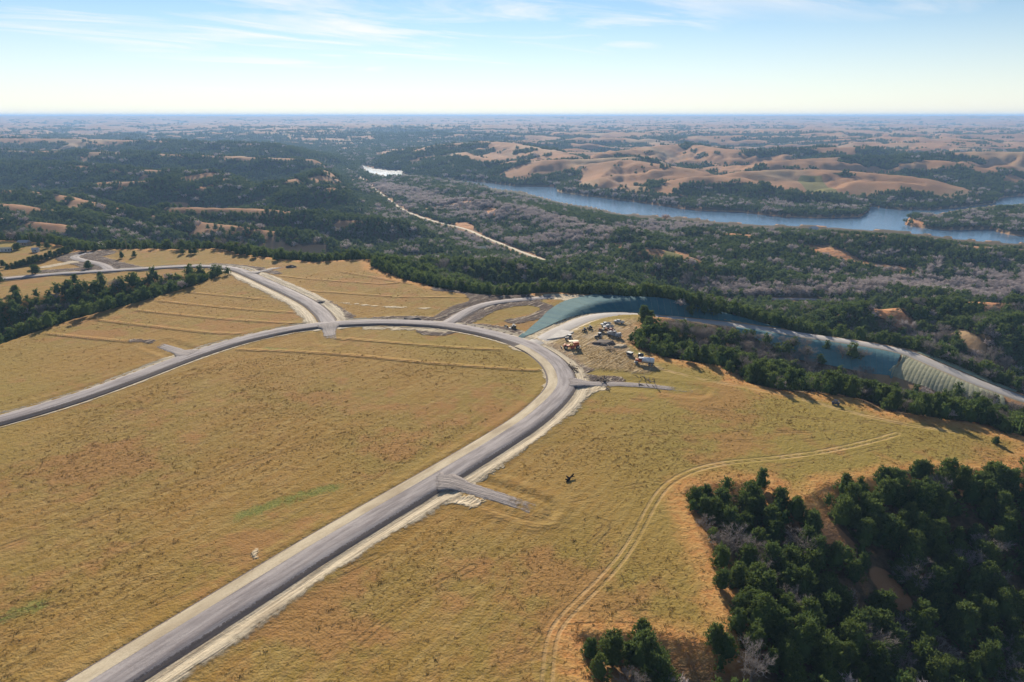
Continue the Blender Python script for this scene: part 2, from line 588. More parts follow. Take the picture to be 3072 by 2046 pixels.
def simple_mat(name, col, rough=.6, var=.15, scale=3.0, metal=0.0, spec=.4):
    m, nb, p, out = new_mat(name)
    pos = nb.n('ShaderNodeTexCoord').outputs['Object']
    n = nb.noise(pos, scale, 4, .6)
    c = nb.mix(nb.mr(n, .3, .7), tuple(x * (1 - var) for x in col), tuple(min(1, x * (1 + var)) for x in col))
    nb.put(p.inputs['Base Color'], c)
    p.inputs['Roughness'].default_value = rough
    p.inputs['Metallic'].default_value = metal
    p.inputs['Specular IOR Level'].default_value = spec
    return m


# ------------------------------------------------------------------ ground material
GOLD = (0.37, 0.235, 0.072)
gm, nb, p, out = new_mat('ground')
pos = nb.n('ShaderNodeNewGeometry').outputs['Position']
n_big = nb.attr('nbig')
n_mid = nb.noise(pos, 1 / 9., 3, .6)
n_sml = nb.noise(pos, 1 / 2.2, 3, .65)
n_fin = nb.noise(pos, 1 / .55, 2, .7)
n_far = nb.attr('nfar')
stv = nb.n('ShaderNodeMapping')
stv.vector_type = 'TEXTURE'
stv.inputs['Rotation'].default_value = (0, 0, R(56))
stv.inputs['Scale'].default_value = (12.0, 1.0, 1.0)
nb.put(stv.inputs[0], pos)
n_str = nb.noise(stv.outputs[0], .55, 3, .6, .6)
c = nb.mix(nb.mr(n_big, .35, .65), (.27, .158, .043), (.235, .162, .043))
c = nb.mix(nb.math('MULTIPLY', nb.mr(n_mid, .45, .7), .55), c, (.30, .168, .058))
c = nb.mix(nb.math('MULTIPLY', nb.mr(n_str, .42, .60), .42), c, (.34, .24, .092))
c = nb.mix(nb.math('MULTIPLY', nb.mr(n_sml, .50, .70), .45), c, (.17, .10, .037))
c = nb.mix(nb.math('MULTIPLY', nb.mr(n_sml, .44, .28), .40), c, (.40, .285, .115))
c = nb.mix(nb.math('MULTIPLY', nb.mr(n_fin, .5, .75), .40), c, (.19, .13, .04))
c = nb.mix(nb.math('MULTIPLY', nb.mr(n_far, .40, .58), .8), c, (.245, .19, .05))
c = nb.mix(nb.math('MULTIPLY', nb.mr(nb.math('ADD', n_big, nb.math('MULTIPLY', n_mid, .6)), .84, 1.0), .6), c, (.30, .15, .058))
field = c
# rough hill grass outside the mown field
c2 = nb.mix(nb.mr(n_big, .3, .7), (.36, .185, .088), (.30, .165, .082))
c2 = nb.mix(nb.math('MULTIPLY', nb.mr(n_mid, .45, .7), .4), c2, (.35, .225, .13))
n_far = nb.attr('nfar')
c2 = nb.mix(nb.math('MULTIPLY', nb.mr(n_far, .5, .7), .5), c2, (.37, .29, .17))
# forest floor
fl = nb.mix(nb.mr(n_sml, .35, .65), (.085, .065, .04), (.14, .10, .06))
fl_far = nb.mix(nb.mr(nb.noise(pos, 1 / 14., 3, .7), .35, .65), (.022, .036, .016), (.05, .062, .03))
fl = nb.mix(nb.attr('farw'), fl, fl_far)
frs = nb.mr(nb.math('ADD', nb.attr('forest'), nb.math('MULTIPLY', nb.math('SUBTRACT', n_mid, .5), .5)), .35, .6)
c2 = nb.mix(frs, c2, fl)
sdp = nb.attr('sdp')
wob = nb.math('MULTIPLY', nb.math('SUBTRACT', n_mid, .5), 9.0)
c = nb.mix(nb.mr(nb.math('ADD', sdp, wob), -1.0, 2.0), field, c2)
# rusty bluestem along the field edge
red = nb.mr(nb.math('ADD', sdp, wob), -7.0, -1.0)
red = nb.math('MULTIPLY', red, nb.mr(sdp, 9.0, 2.0))
c = nb.mix(nb.math('MULTIPLY', red, .8), c, nb.mix(nb.mr(n_sml, .35, .65), (.42, .19, .065), (.47, .27, .10)))
# green patches
gr = nb.mr(nb.math('ADD', nb.attr('dgreen'), nb.math('MULTIPLY', nb.math('SUBTRACT', n_sml, .5), 7.0)), 1.3, -1.3)
c = nb.mix(nb.math('MULTIPLY', gr, .7), c, nb.mix(nb.mr(n_fin, .4, .6), (.06, .11, .022), (.19, .21, .055)))
# terraces: brown risers
dter = nb.attr('dter')
tw = nb.math('ADD', dter, nb.math('MULTIPLY', nb.math('SUBTRACT', n_sml, .5), 1.6))
c = nb.mix(nb.math('MULTIPLY', nb.mr(tw, 1.7, .5), .55), c, (.25, .135, .055))
# rutted tracks
dtr = nb.attr('dtrk')
rut = nb.mr(nb.math('ABSOLUTE', nb.math('SUBTRACT', dtr, .85)), .55, .15)
rutn = nb.math('MULTIPLY', rut, nb.mr(n_mid, .35, .6, .15, .6))
c = nb.mix(rutn, c, (.44, .30, .15))
fnt = nb.math('MULTIPLY', nb.mr(nb.math('ABSOLUTE', nb.math('SUBTRACT', nb.attr('dfaint'), .85)), .42, .12), nb.mr(n_mid, .38, .62, 0.0, .55))
c = nb.mix(fnt, c, (.15, .095, .035))
# clay bluffs
cly = nb.mr(nb.math('ADD', nb.attr('dclay'), nb.math('MULTIPLY', nb.math('SUBTRACT', n_mid, .5), 14.0)), 2.0, -2.0)
c = nb.mix(cly, c, nb.mix(nb.mr(n_sml, .35, .65), (.44, .19, .085), (.42, .25, .13)))
# pale dirt and dark topsoil stripped along the works
wp = nb.math('ADD', nb.math('MULTIPLY', nb.math('SUBTRACT', n_mid, .5), 5.0), nb.math('MULTIPLY', nb.math('SUBTRACT', n_sml, .5), 4.5))
drk = nb.mr(nb.math('ADD', nb.attr('ddark'), wp), .7, -.7)
strk = nb.noise(stv.outputs[0], .8, 3, .65, 1.2)
dkc = nb.mix(nb.mr(n_sml, .35, .65), (.085, .062, .052), (.15, .115, .095))
dkc = nb.mix(nb.math('MULTIPLY', nb.mr(strk, .54, .64), .85), dkc, (.50, .42, .32))
c = nb.mix(drk, c, dkc)
pal = nb.mr(nb.math('ADD', nb.attr('dpale'), wp), .5, -.5)
plc = nb.mix(nb.mr(n_sml, .3, .6), (.50, .41, .28), (.62, .53, .39))
plc = nb.mix(nb.math('MULTIPLY', nb.mr(strk, .50, .62), .55), plc, (.30, .24, .17))
c = nb.mix(nb.math('MULTIPLY', pal, .92), c, plc)
yar = nb.mr(nb.math('ADD', nb.attr('dyard'), nb.math('MULTIPLY', nb.math('SUBTRACT', n_mid, .5), 12.0)), 3.0, -3.0)
yc = nb.mix(nb.mr(n_sml, .4, .62), (.36, .255, .14), (.24, .17, .10))
yc = nb.mix(nb.mr(strk, .52, .62), yc, (.45, .35, .23))
c = nb.mix(nb.math('MULTIPLY', yar, .75), c, yc)
nb.put(p.inputs['Base Color'], c)
p.inputs['Roughness'].default_value = 1.0
p.inputs['Specular IOR Level'].default_value = .05
# relief: tufts, ruts, terrace risers
hgt = nb.math('ADD', nb.math('MULTIPLY', n_sml, .42), nb.math('MULTIPLY', n_fin, .10))
hgt = nb.math('ADD', hgt, nb.math('MULTIPLY', n_str, .15))
hgt = nb.math('ADD', hgt, nb.math('MULTIPLY', nb.mr(dter, 2.6, 0.0), .7))
hgt = nb.math('SUBTRACT', hgt, nb.math('MULTIPLY', nb.math('MAXIMUM', rut, fnt), .12))
hgt = nb.math('ADD', hgt, nb.math('MULTIPLY', nb.math('MULTIPLY', strk, 1.4), nb.math('MAXIMUM', drk, nb.math('MAXIMUM', pal, yar))))
hgt = nb.math('ADD', hgt, nb.math('MULTIPLY', nb.math('MULTIPLY', n_mid, 4.0), cly))
bmp = nb.n('ShaderNodeBump')
bmp.inputs['Strength'].default_value = .9
bmp.inputs['Distance'].default_value = 1.0
nb.put(bmp.inputs['Height'], hgt)
nb.put(p.inputs['Normal'], bmp.outputs[0])

# ------------------------------------------------------------------ ground sheet
TERRACES = [[(573, 876), (680, 886), (790, 895)], [(476, 901), (637, 918), (760, 928), (883, 937)], [(408, 929), (637, 954), (780, 964), (904, 971)],
            [(293, 958), (425, 975), (560, 991), (637, 999), (713, 1001)], [(140, 999), (240, 1010), (340, 1020), (403, 1026)],
            [(801, 823), (933, 837), (1100, 850), (1160, 853), (1215, 846)], [(882, 868), (1035, 880), (1120, 886), (1198, 893), (1402, 893)],
            [(1013, 1015), (1149, 1027), (1340, 1042), (1500, 1050)], [(722, 1050), (849, 1054), (1000, 1064), (1149, 1078), (1276, 1091), (1500, 1106), (1612, 1112)],
            [(1024, 815), (1120, 832), (1230, 852)]]
TRACKS = [[(1638, 2090), (1641, 2046), (1652, 1918), (1676, 1871), (1714, 1828), (1785, 1761), (1856, 1685), (1904, 1614), (1946, 1532), (1976, 1481),
           (2012, 1443), (2083, 1407), (2188, 1385), (2331, 1375), (2474, 1356), (2617, 1325), (2693, 1302)],
          [(1960, 1104), (2000, 1112), (2137, 1146), (2319, 1178), (2501, 1225), (2683, 1271), (2865, 1296)]]
FAINT = [[(0, 1857), (190, 1804), (476, 1728), (742, 1671), (830, 1650)], [(1640, 1525), (1760, 1490), (1880, 1460), (1995, 1448)],
         [(1420, 1545), (1540, 1582), (1640, 1602), (1705, 1588), (1690, 1560), (1610, 1545)], [(1450, 1530), (1560, 1560), (1650, 1580), (1680, 1568)],
         [(1700, 1560), (1800, 1552), (1835, 1580), (1780, 1622), (1720, 1700)], [(1690, 1850), (1850, 1835), (2000, 1840), (2150, 1885)],
         [(1700, 1862), (1850, 1852), (2000, 1866), (2120, 1895)], [(1760, 1690), (1700, 1760), (1640, 1850), (1560, 1950)], [(2340, 1400), (2480, 1382), (2600, 1350), (2760, 1322)],
         [(1850, 1250), (2100, 1290), (2400, 1300), (2700, 1290)], [(1900, 1200), (2200, 1240), (2500, 1262), (2800, 1280)], [(250, 1560), (600, 1430), (900, 1340), (1200, 1260)],
         [(0, 1640), (400, 1500), (800, 1370)], [(100, 1340), (500, 1200), (800, 1120)], [(1200, 1500), (1000, 1580), (700, 1700), (420, 1830)], [(2000, 1330), (2150, 1320), (2350, 1330), (2550, 1310)],
         [(1800, 1330), (1950, 1300), (2200, 1290)], [(600, 1950), (900, 1780), (1150, 1660)], [(1000, 1990), (1200, 1820), (1420, 1700)]]
GREENS = [([(722, 1548), (800, 1520), (900, 1488), (1000, 1462)], 1.7), ([(0, 1852), (60, 1832), (120, 1812)], 1.3),
          ([(1885, 1040), (1900, 1055), (1925, 1062)], 2.0), ([(2625, 1122), (2665, 1135)], 3.0), ([(800, 1046), (850, 1049)], 1.2)]
VGREENS = [([(1620, 752), (1665, 745)], 14), ([(2340, 912), (2440, 912)], 9), ([(1200, 770), (1340, 763)], 9), ([(2430, 545), (2480, 575)], 26), ([(2020, 762), (2060, 768)], 10)]
CLAYS = [([(2610, 928), (2650, 932), (2700, 955)], 7), ([(2745, 926), (2790, 930)], 3.5), ([(2090, 690, -47), (2160, 700, -47), (2240, 706, -49)], 10), ([(1850, 738, -43), (1960, 740, -40), (2050, 765, -42)], 9),
         ([(2930, 908, -31), (3072, 908, -32)], 12), ([(2713, 668, -70), (2760, 672, -70)], 9), ([(1460, 630, -60), (1480, 640, -60)], 12),
         ([(1380, 670, -62), (1400, 684, -64)], 14), ([(2440, 745, -45), (2560, 790, -50), (2700, 812, -52)], 10), ([(640, 556), (600, 565)], 6), ([(1010, 566), (980, 575)], 6)]
DARKS = [([(1320, 985), (1352, 962), (1395, 938), (1443, 916), (1504, 904), (1560, 899)], 11.0), ([(1334, 866), (1402, 870), (1440, 882), (1455, 900), (1430, 925), (1380, 950)], 7.5),
         ([(1560, 905), (1640, 915), (1650, 930), (1600, 950), (1540, 962)], 4.0), ([(1380, 985), (1460, 985), (1530, 1000)], 7.0),
         ([(1130, 960), (1240, 956), (1330, 962)], 5.0), ([(960, 905), (1010, 935), (1040, 955), (990, 955)], 5.0),
         ([(322, 800), (287, 786), (225, 772), (240, 762), (290, 760)], 12.0), ([(300, 780), (350, 795), (390, 804)], 7.0), ([(120, 815), (220, 808), (300, 806)], 5.0),
         ([(1625, 1035), (1660, 1050), (1690, 1075), (1712, 1105)], 6.0), ([(1700, 1095), (1750, 1110)], 4.0), ([(640, 792), (760, 800), (830, 820)], 3.2), ([(840, 845), (930, 885), (990, 920)], 3.0),
         ([(1760, 1135), (1810, 1140), (1850, 1140)], 3.0), ([(1790, 1030), (1830, 1035), (1860, 1045)], 4.0), ([(400, 1020), (450, 1025)], 2.0)]
PALES = [([(1000, 906), (1127, 919), (1234, 925), (1314, 927)], 1.0), ([(1560, 1012), (1620, 985), (1660, 960), (1690, 935), (1720, 905), (1760, 892), (1860, 886), (1960, 896), (2040, 912)], 2.6),
         ([(1657, 889), (1700, 893), (1740, 893)], 6.0), ([(1545, 1022), (1570, 1018), (1600, 1012)], 4.0), ([(1100, 985), (1250, 986), (1340, 994)], 2.2),
         ([(1690, 1235), (1720, 1195), (1745, 1170), (1790, 1163)], 4.0), ([(1560, 1330), (1480, 1390), (1410, 1430), (1380, 1440)], 3.0), ([(1330, 1475), (1300, 1490), (1430, 1505)], 2.5),
         ([(1640, 1110), (1655, 1140), (1650, 1180), (1620, 1225), (1590, 1250)], 2.0), ([(765, 1650), (765, 1672)], .5), ([(850, 800), (800, 806)], 1.5), ([(140, 800), (220, 785)], 4.0),
         ([(1850, 985), (1800, 1000), (1760, 1010)], 2.5), ([(1640, 1005), (1720, 1010), (1700, 1000)], 3.0)]

rows = [8.0]
while rows[-1] < 60000:
    r_ = rows[-1]
    k = 1.04 if r_ < 62 else (1.0088 if r_ < 9000 else 1.02)
    rows.append(r_ * k)
rows = np.array(rows)
cols = np.concatenate([np.arange(-64, -46, .8), np.arange(-46, 46.01, .128), np.arange(46.8, 65, .8)])
RR, AA = np.meshgrid(rows, np.radians(cols), indexing='ij')
GX, GY = (RR * np.sin(AA)).ravel(), (RR * np.cos(AA)).ravel()
GH, GS, GDL, GHN, GRD = height(GX, GY, True)


LINE_CACHE = {}


def lines_attr(lst, zdef=0.0, clampv=40.0, x=None, y=None):
    x = GX if x is None else x
    y = GY if y is None else y
    d = np.full(x.shape, clampv)
    for it in lst:
        pts_, w_ = it if isinstance(it, tuple) else (it, 0.0)
        key = (tuple(pts_[0]), tuple(pts_[-1]), zdef)
        if key not in LINE_CACHE:
            LINE_CACHE[key] = smooth_line(upts(pts_) if zdef == 0 else hits(pts_), 3.0)
        dd, _, _ = dpoly(x, y, LINE_CACHE[key], clampv + w_ + 5)
        d = np.minimum(d, dd - w_)
    return d


def vlines_attr(lst, zdef, x, y):
    return lines_attr(lst, zdef, 40.0, x, y)


dter = lines_attr(TERRACES, 0, 20)
dtrk = lines_attr(TRACKS, 0, 20)
dfaint = lines_attr(FAINT, 0, 10)
dgreen = np.minimum(lines_attr(GREENS, 0, 20), lines_attr(VGREENS, 'hit', 40))
dclay = lines_attr(CLAYS, 'hit', 40)
ddark = lines_attr(DARKS, 0, 20)
dpale = lines_attr(PALES, 0, 20)
d, _, _ = dpoly(GX, GY, PAVED[:int(len(PAVED) * .35)], 40)
dpale = np.minimum(dpale, d - 6.5)
for P, w_ in ((VALLEY_ROAD, 3.2), (VALLEY_LANE, 2), (LAKE_LANE, 3)):
    d, _, _ = dpoly(GX, GY, P, 60)
    dpale = np.minimum(dpale, d - w_)
YARD = upts([(1640, 1040), (1690, 1000), (1760, 985), (1830, 962), (1900, 955), (1930, 985), (1890, 1020), (1900, 1060), (1960, 1085), (1980, 1110), (1900, 1120), (1800, 1110), (1720, 1090)])
dyard = np.clip(sdist(GX, GY, YARD, 60), -40, 40)

CLEAR = [([(2390, 1490), (2450, 1560), (2525, 1630)], 2.6), ([(2650, 1740), (2690, 1790)], 2.2)] + \
        [([(2640, 1120, -21), (2720, 1128, -22), (2820, 1145, -23)], 8.0), ([(2440, 745, -45), (2560, 790, -50), (2700, 812, -52)], 14), ([(2850, 1000), (2930, 1040)], 4)] + CLAYS + \
        [([(640, 522), (560, 536)], 9), ([(430, 530), (400, 545)], 8), ([(500, 620), (560, 621)], 6), ([(940, 540), (1000, 546)], 10),
         ([(320, 658), (350, 662)], 5), ([(1020, 676), (1050, 668)], 8), ([(220, 500), (260, 502)], 8), ([(330, 506), (350, 520)], 6)]
VG = [(p_, w_) for p_, w_ in VGREENS]


def forest_density(x, y, Hh, s, dl, hn, rd, slope=0.0):
    r = np.hypot(x, y)
    az = np.degrees(np.arctan2(x, y))
    # grass share: low in the cedar hills on the left and this side of the lake, high on the hills beyond it
    rfar = np.interp(az, [-12, -11.0, -6, 0, 6, 15, 25, 34, 45], [9e5, 2700, 2350, 1700, 1300, 1180, 1180, 1500, 1500])
    beyond = sstep(-40, 60, r - rfar)
    G = .0 + .36 * beyond
    midband = sstep(2900, 3600, r) * (1 - sstep(5200, 7200, r)) * sstep(8, -10, az)
    G = np.where(r > 3000, np.maximum(G, .16 + .30 * sstep(3000, 9000, r)) - .30 * midband * beyond, G)
    G = G + .20 * fbm(x, y, 700, 3, 91) * sstep(700, 1600, r)
    relh = np.full(x.shape, -50.0)
    for P, kk in RIDGES:
        d, z, _ = dpoly(x, y, P, 70)
        relh = np.maximum(relh, np.where(d < 900, 1 - d / 60.0, -50))
    G = G - .32 * np.clip(slope, -.1, .35) * sstep(900, 1200, r)
    lowness = 1 - np.clip(hn / .95, 0, 1) - .22 * np.clip(relh, 0, 1) * np.where(r > 1000, 1, .4)
    crest = (relh > .70) * sstep(.16, .30, fbm(x, y, 150, 2, 131)) * sstep(600, 680, r) * (1 - beyond)
    D = sstep(-.05, .08, lowness + .13 * fbm(x, y, 70, 3, 95) + .12 * fbm(x, y, 330, 2, 99) * sstep(1500, 3000, r) - G * 1.02)
    D = np.maximum(D, (r < 640) * sstep(-1.1, -.6, fbm(x, y, 60, 2, 97)))
    D = D * (1 - crest)
    shore = sstep(60, 12, dl) * (dl > 0)
    D = np.maximum(D, .85 * shore)
    D = np.where(dl < 1.5, 0, D)
    dg, zg, _ = dpoly(x, y, GULLIES[0][0], 60)
    wg = np.clip(-zg * 2.3, 1.0, 32)
    s = np.where(dg < wg, np.maximum(s, (wg - dg) * .5 + .5), s)
    D = np.maximum(D, (dg < wg) * .95)
    s = s + 2.4 * gnoise(x / 11, y / 11, 123) * (s > -3)
    D = D * sstep(.5, 3.0, s) * sstep(3, 9, rd)
    cl_ = lines_attr(CLEAR, 'hit', 40, x, y)
    D = D * sstep(-1, 3, cl_)
    vg = lines_attr(VG, 'hit', 40, x, y)
    D = D * sstep(-2, 3, vg)
    for P, w_ in ((VALLEY_ROAD, 6), (VALLEY_LANE, 3), (LAKE_LANE, 4)):
        d, _, _ = dpoly(x, y, P, 60)
        D = D * sstep(w_, w_ + 4, d)
    d, z, sg = dpoly(x, y, PAVED, 60)
    D = D * sstep(6.0, 9.0, d)
    return D


gsl = np.gradient(GH.reshape(RR.shape), axis=0) / np.gradient(rows)[:, None]
GF = forest_density(GX, GY, GH, GS, GDL, GHN, GRD, gsl.ravel())
rr_ = np.hypot(GX, GY)
fine = .8 * fbm(GX, GY, 30, 2, 55) * sstep(3, 12, GS) * sstep(5, 15, GRD) * (GDL > 3) * sstep(5000, 2500, rr_)
dpv, _, _ = dpoly(GX, GY, PAVED, 60)
GZ = GH + fine * sstep(26, 50, dpv)
nr, nc = RR.shape
idx = np.arange(nr * nc).reshape(nr, nc)
quads = np.stack([idx[:-1, :-1], idx[:-1, 1:], idx[1:, 1:], idx[1:, :-1]], -1).reshape(-1, 4)
gme = mesh_np('ground', np.stack([GX, GY, GZ], 1), quads, gm, True, dict(
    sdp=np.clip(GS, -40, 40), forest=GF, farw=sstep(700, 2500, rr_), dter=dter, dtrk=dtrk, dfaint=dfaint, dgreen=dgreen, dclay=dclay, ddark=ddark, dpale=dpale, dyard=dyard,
    nbig=.5 + .3 * fbm(GX, GY, 45, 3, 201), nfar=.5 + .3 * fbm(GX, GY, 260, 3, 205)))
ground = link(bpy.data.objects.new('ground', gme))
tag(ground, kind='structure')

# ------------------------------------------------------------------ water
wm, nb, p, out = new_mat('lake_water')
pos = nb.n('ShaderNodeNewGeometry').outputs['Position']
p.inputs['Base Color'].default_value = (.095, .165, .25, 1)
p.inputs['Roughness'].default_value = .12
p.inputs['IOR'].default_value = 1.33
p.inputs['Specular IOR Level'].default_value = .5
wv = nb.noise(nb.vmul(pos, (.35, 1.0, 1.0)), 1 / 3.0, 4, .6)
wv2 = nb.noise(pos, 1 / 60., 2, .5)
bmp = nb.n('ShaderNodeBump')
bmp.inputs['Strength'].default_value = .5
bmp.inputs['Distance'].default_value = 1.0
nb.put(bmp.inputs['Height'], nb.math('ADD', nb.math('MULTIPLY', wv, .5), nb.math('MULTIPLY', wv2, .8)))
nb.put(p.inputs['Normal'], bmp.outputs[0])
bm = bmesh.new()
lk = LAKE.copy()
f = bm.faces.new([bm.verts.new((x, y, LAKEZ)) for x, y, _ in lk])
bmesh.ops.recalc_face_normals(bm, faces=bm.faces)
if f.normal.z < 0:
    f.normal_flip()
bmesh.ops.triangulate(bm, faces=bm.faces)
me = bpy.data.meshes.new('lake')
bm.to_mesh(me)
bm.free()
me.materials.append(wm)
tag(link(bpy.data.objects.new('lake', me)), kind='structure')


# ------------------------------------------------------------------ roads
def road_material(name, cols, bank):
    m, nb, p, out = new_mat(name)
    u = nb.attr('u')
    v = nb.attr('v')
    pos = nb.n('ShaderNodeNewGeometry').outputs['Position']
    cx = nb.n('ShaderNodeCombineXYZ')
    nb.put(cx.inputs[0], u)
    nb.put(cx.inputs[1], nb.math('MULTIPLY', v, .03))
    lanes = nb.noise(cx.outputs[0], 1.9, 4, .6)
    fin = nb.noise(pos, 2.2, 4, .7)
    big = nb.noise(pos, .09, 3, .6)
    c = nb.mix(nb.mr(lanes, .36, .64), cols[0], cols[1])
    c = nb.mix(nb.math('MULTIPLY', nb.mr(fin, .4, .7), .35), c, cols[2])
    c = nb.mix(nb.math('MULTIPLY', nb.mr(big, .4, .65), .35), c, cols[1])
    au = nb.math('ABSOLUTE', u)
    e = nb.math('ADD', au, nb.math('MULTIPLY', nb.math('SUBTRACT', fin, .5), .5))
    c = nb.mix(nb.mr(e, .98, 1.06), c, bank)
    nb.put(p.inputs['Base Color'], c)
    p.inputs['Roughness'].default_value = .95
    bmp = nb.n('ShaderNodeBump')
    bmp.inputs['Strength'].default_value = .5
    bmp.inputs['Distance'].default_value = .3
    nb.put(bmp.inputs['Height'], nb.math('ADD', lanes, nb.math('MULTIPLY', fin, .3)))
    nb.put(p.inputs['Normal'], bmp.outputs[0])
    return m


gravel = road_material('road_gravel', ((.20, .175, .175), (.36, .325, .315), (.17, .145, .14)), (.13, .105, .095))
paved = road_material('road_paving', ((.36, .33, .31), (.43, .40, .37), (.32, .29, .275)), (.40, .33, .22))
dirt = road_material('road_dirt', ((.50, .42, .30), (.58, .50, .37), (.42, .34, .24)), (.33, .26, .17))
shoulder_mat = road_material('road_shoulder_dirt', ((.34, .27, .18), (.52, .44, .31), (.24, .19, .13)), (.16, .13, .11))


def ribbon(name, L, prof, mat, zf, unit, narrow=False):
    """L centre line; prof [(offset m, height m)]"""
    T = np.gradient(L[:, :2], axis=0)
    T /= np.linalg.norm(T, axis=1, keepdims=True) + 1e-9
    Nn = np.stack([T[:, 1], -T[:, 0]], 1)
    s = np.concatenate([[0], np.cumsum(np.hypot(*np.diff(L[:, :2], axis=0).T))])
    V, U, W = [], [], []
    q = np.arange(len(L)) / (len(L) - 1.0)
    for off, dz in prof:
        if narrow and off < -unit:
            off = off + (off + unit) * -.62 * sstep(.42, .5, q)
        off = off * np.ones(len(L))
        V.append(np.stack([L[:, 0] + Nn[:, 0] * off, L[:, 1] + Nn[:, 1] * off, zf + dz], 1))
        U.append(off / unit)
        W.append(s)
    k, n = len(prof), len(L)
    V = np.stack(V, 1).reshape(-1, 3)
    U = np.stack(U, 1).ravel()
    W = np.stack(W, 1).ravel()
    ii = np.arange(n * k).reshape(n, k)
    Q = np.stack([ii[:-1, :-1], ii[:-1, 1:], ii[1:, 1:], ii[1:, :-1]], -1).reshape(-1, 4)[:, ::-1]
    o = link(bpy.data.objects.new(name, mesh_np(name, V, Q, mat, True, dict(u=U, v=W))))
    tag(o, kind='structure')
    return o


def lowpass(z, k=7):
    return np.convolve(np.pad(z, k, mode='edge'), np.ones(2 * k + 1) / (2 * k + 1), 'valid')


lift = 0.0
for nm, L in ROADLINE.items():
    hw, emb = ROADS[nm][1], ROADS[nm][2]
    zf = lowpass(height(L[:, 0], L[:, 1]) + .1) + lift
    if nm == 'gravel_road':
        prof = [(-8.8, -.35), (-7.8, .12), (-7.1, .06), (-6.2, .36), (-hw, emb - .12), (-hw * .5, emb - .02), (0, emb + .03), (hw * .5, emb - .02), (hw, emb - .12), (hw + 1.5, -.45), (hw + 2.2, -.7)]
    elif nm == 'gravel_branch_road':
        prof = [(-hw - 2.2, -.7), (-hw - 1.5, -.45), (-hw, emb - .12), (0, emb + .03), (hw, emb - .12), (hw + 1.5, -.3), (hw + 2.4, -.7)]
    else:
        prof = [(-hw - 1.6, -.6), (-hw, emb - .10), (0, emb), (hw, emb - .10), (hw + 1.6, -.6)]
    if 'stub' in nm or 'loop' in nm or 'spur' in nm:
        q = np.arange(len(L)) / (len(L) - 1.0)
        zf = zf - (emb + .05) * sstep(.25, 1.0, q)
    if 'stub' not in nm:
        ribbon(nm, L, prof, gravel, zf, hw, nm == 'gravel_road')
    lift += .012
# scraped verges and stub roads: strips laid over the field edge, ragged on the outside
def spoil_mat(name, ca, cb, cc, rag):
    m, nb, p, out = new_mat(name)
    u, v = nb.attr('u'), nb.attr('v')
    pos = nb.n('ShaderNodeNewGeometry').outputs['Position']
    cxy = nb.n('ShaderNodeCombineXYZ')
    nb.put(cxy.inputs[0], u)
    nb.put(cxy.inputs[1], nb.math('MULTIPLY', v, .045))
    ln = nb.noise(cxy.outputs[0], 1.5, 4, .62, .3)
    fn = nb.noise(pos, .8, 4, .65)
    bg_ = nb.noise(pos, .11, 3, .6)
    c = nb.mix(nb.mr(ln, .35, .6), ca, cb)
    c = nb.mix(nb.math('MULTIPLY', nb.mr(ln, .60, .68), .7), c, cc)
    c = nb.mix(nb.math('MULTIPLY', nb.mr(fn, .5, .7), .5), c, tuple(.5 * (x + y) for x, y in zip(ca, cc)))
    nb.put(p.inputs['Base Color'], c)
    bmp = nb.n('ShaderNodeBump')
    bmp.inputs['Strength'].default_value = .8
    bmp.inputs['Distance'].default_value = .5
    nb.put(bmp.inputs['Height'], nb.math('ADD', ln, nb.math('MULTIPLY', fn, .5)))
    nb.put(p.inputs['Normal'], bmp.outputs[0])
    edge = nb.math('ADD', nb.attr('e'), nb.math('ADD', nb.math('MULTIPLY', nb.math('SUBTRACT', bg_, .5), rag), nb.math('MULTIPLY', nb.math('SUBTRACT', fn, .5), .9)))
    nb.put(p.inputs['Alpha'], nb.mr(edge, -.05, .45))
    return m


vm = spoil_mat('verge_spoil', (.33, .265, .18), (.52, .44, .31), (.17, .135, .11), 1.1)
stub_gravel = spoil_mat('stub_gravel', (.22, .19, .18), (.28, .245, .23), (.19, .16, .15), 1.5)


def stub(name, L, hw):
    n_, K = len(L), 9
    T = np.gradient(L[:, :2], axis=0)
    T /= np.linalg.norm(T, axis=1, keepdims=True) + 1e-9
    Nn = np.stack([T[:, 1], -T[:, 0]], 1)
    s = np.concatenate([[0], np.cumsum(np.hypot(*np.diff(L[:, :2], axis=0).T))])
    q = np.arange(n_) / (n_ - 1.0)
    t = np.linspace(-1, 1, K)
    wid = (hw + .5) * (1 + .9 * sstep(9, 3, s)) * (1 - .25 * q)
    off = t[None, :] * wid[:, None]
    X = L[:, 0, None] + Nn[:, 0, None] * off
    Y = L[:, 1, None] + Nn[:, 1, None] * off
    ramp = .62 * sstep(11, 3.5, s)[:, None] * np.ones(K)[None, :]
    Z = height(X.ravel(), Y.ravel()).reshape(X.shape) + .10 + .14 * (1 - t[None, :] ** 2) + ramp
    Z = np.where(np.abs(t)[None, :] > .99, Z - ramp - .2, Z)
    E = np.minimum(np.minimum((1 - np.abs(t))[None, :] * 2.0, np.minimum((1 - q) * 2.2, s / 2.5 - .2)[:, None]), 1.0) - .1
    ii = np.arange(n_ * K).reshape(n_, K)
    Q = np.stack([ii[:-1, :-1], ii[:-1, 1:], ii[1:, 1:], ii[1:, :-1]], -1).reshape(-1, 4)[:, ::-1]
    me = mesh_np(name, np.stack([X, Y, Z], -1).reshape(-1, 3), Q, stub_gravel, True, dict(u=off.ravel(), v=np.repeat(s, K), e=E.ravel()))
    tag(link(bpy.data.objects.new(name, me)), kind='structure')


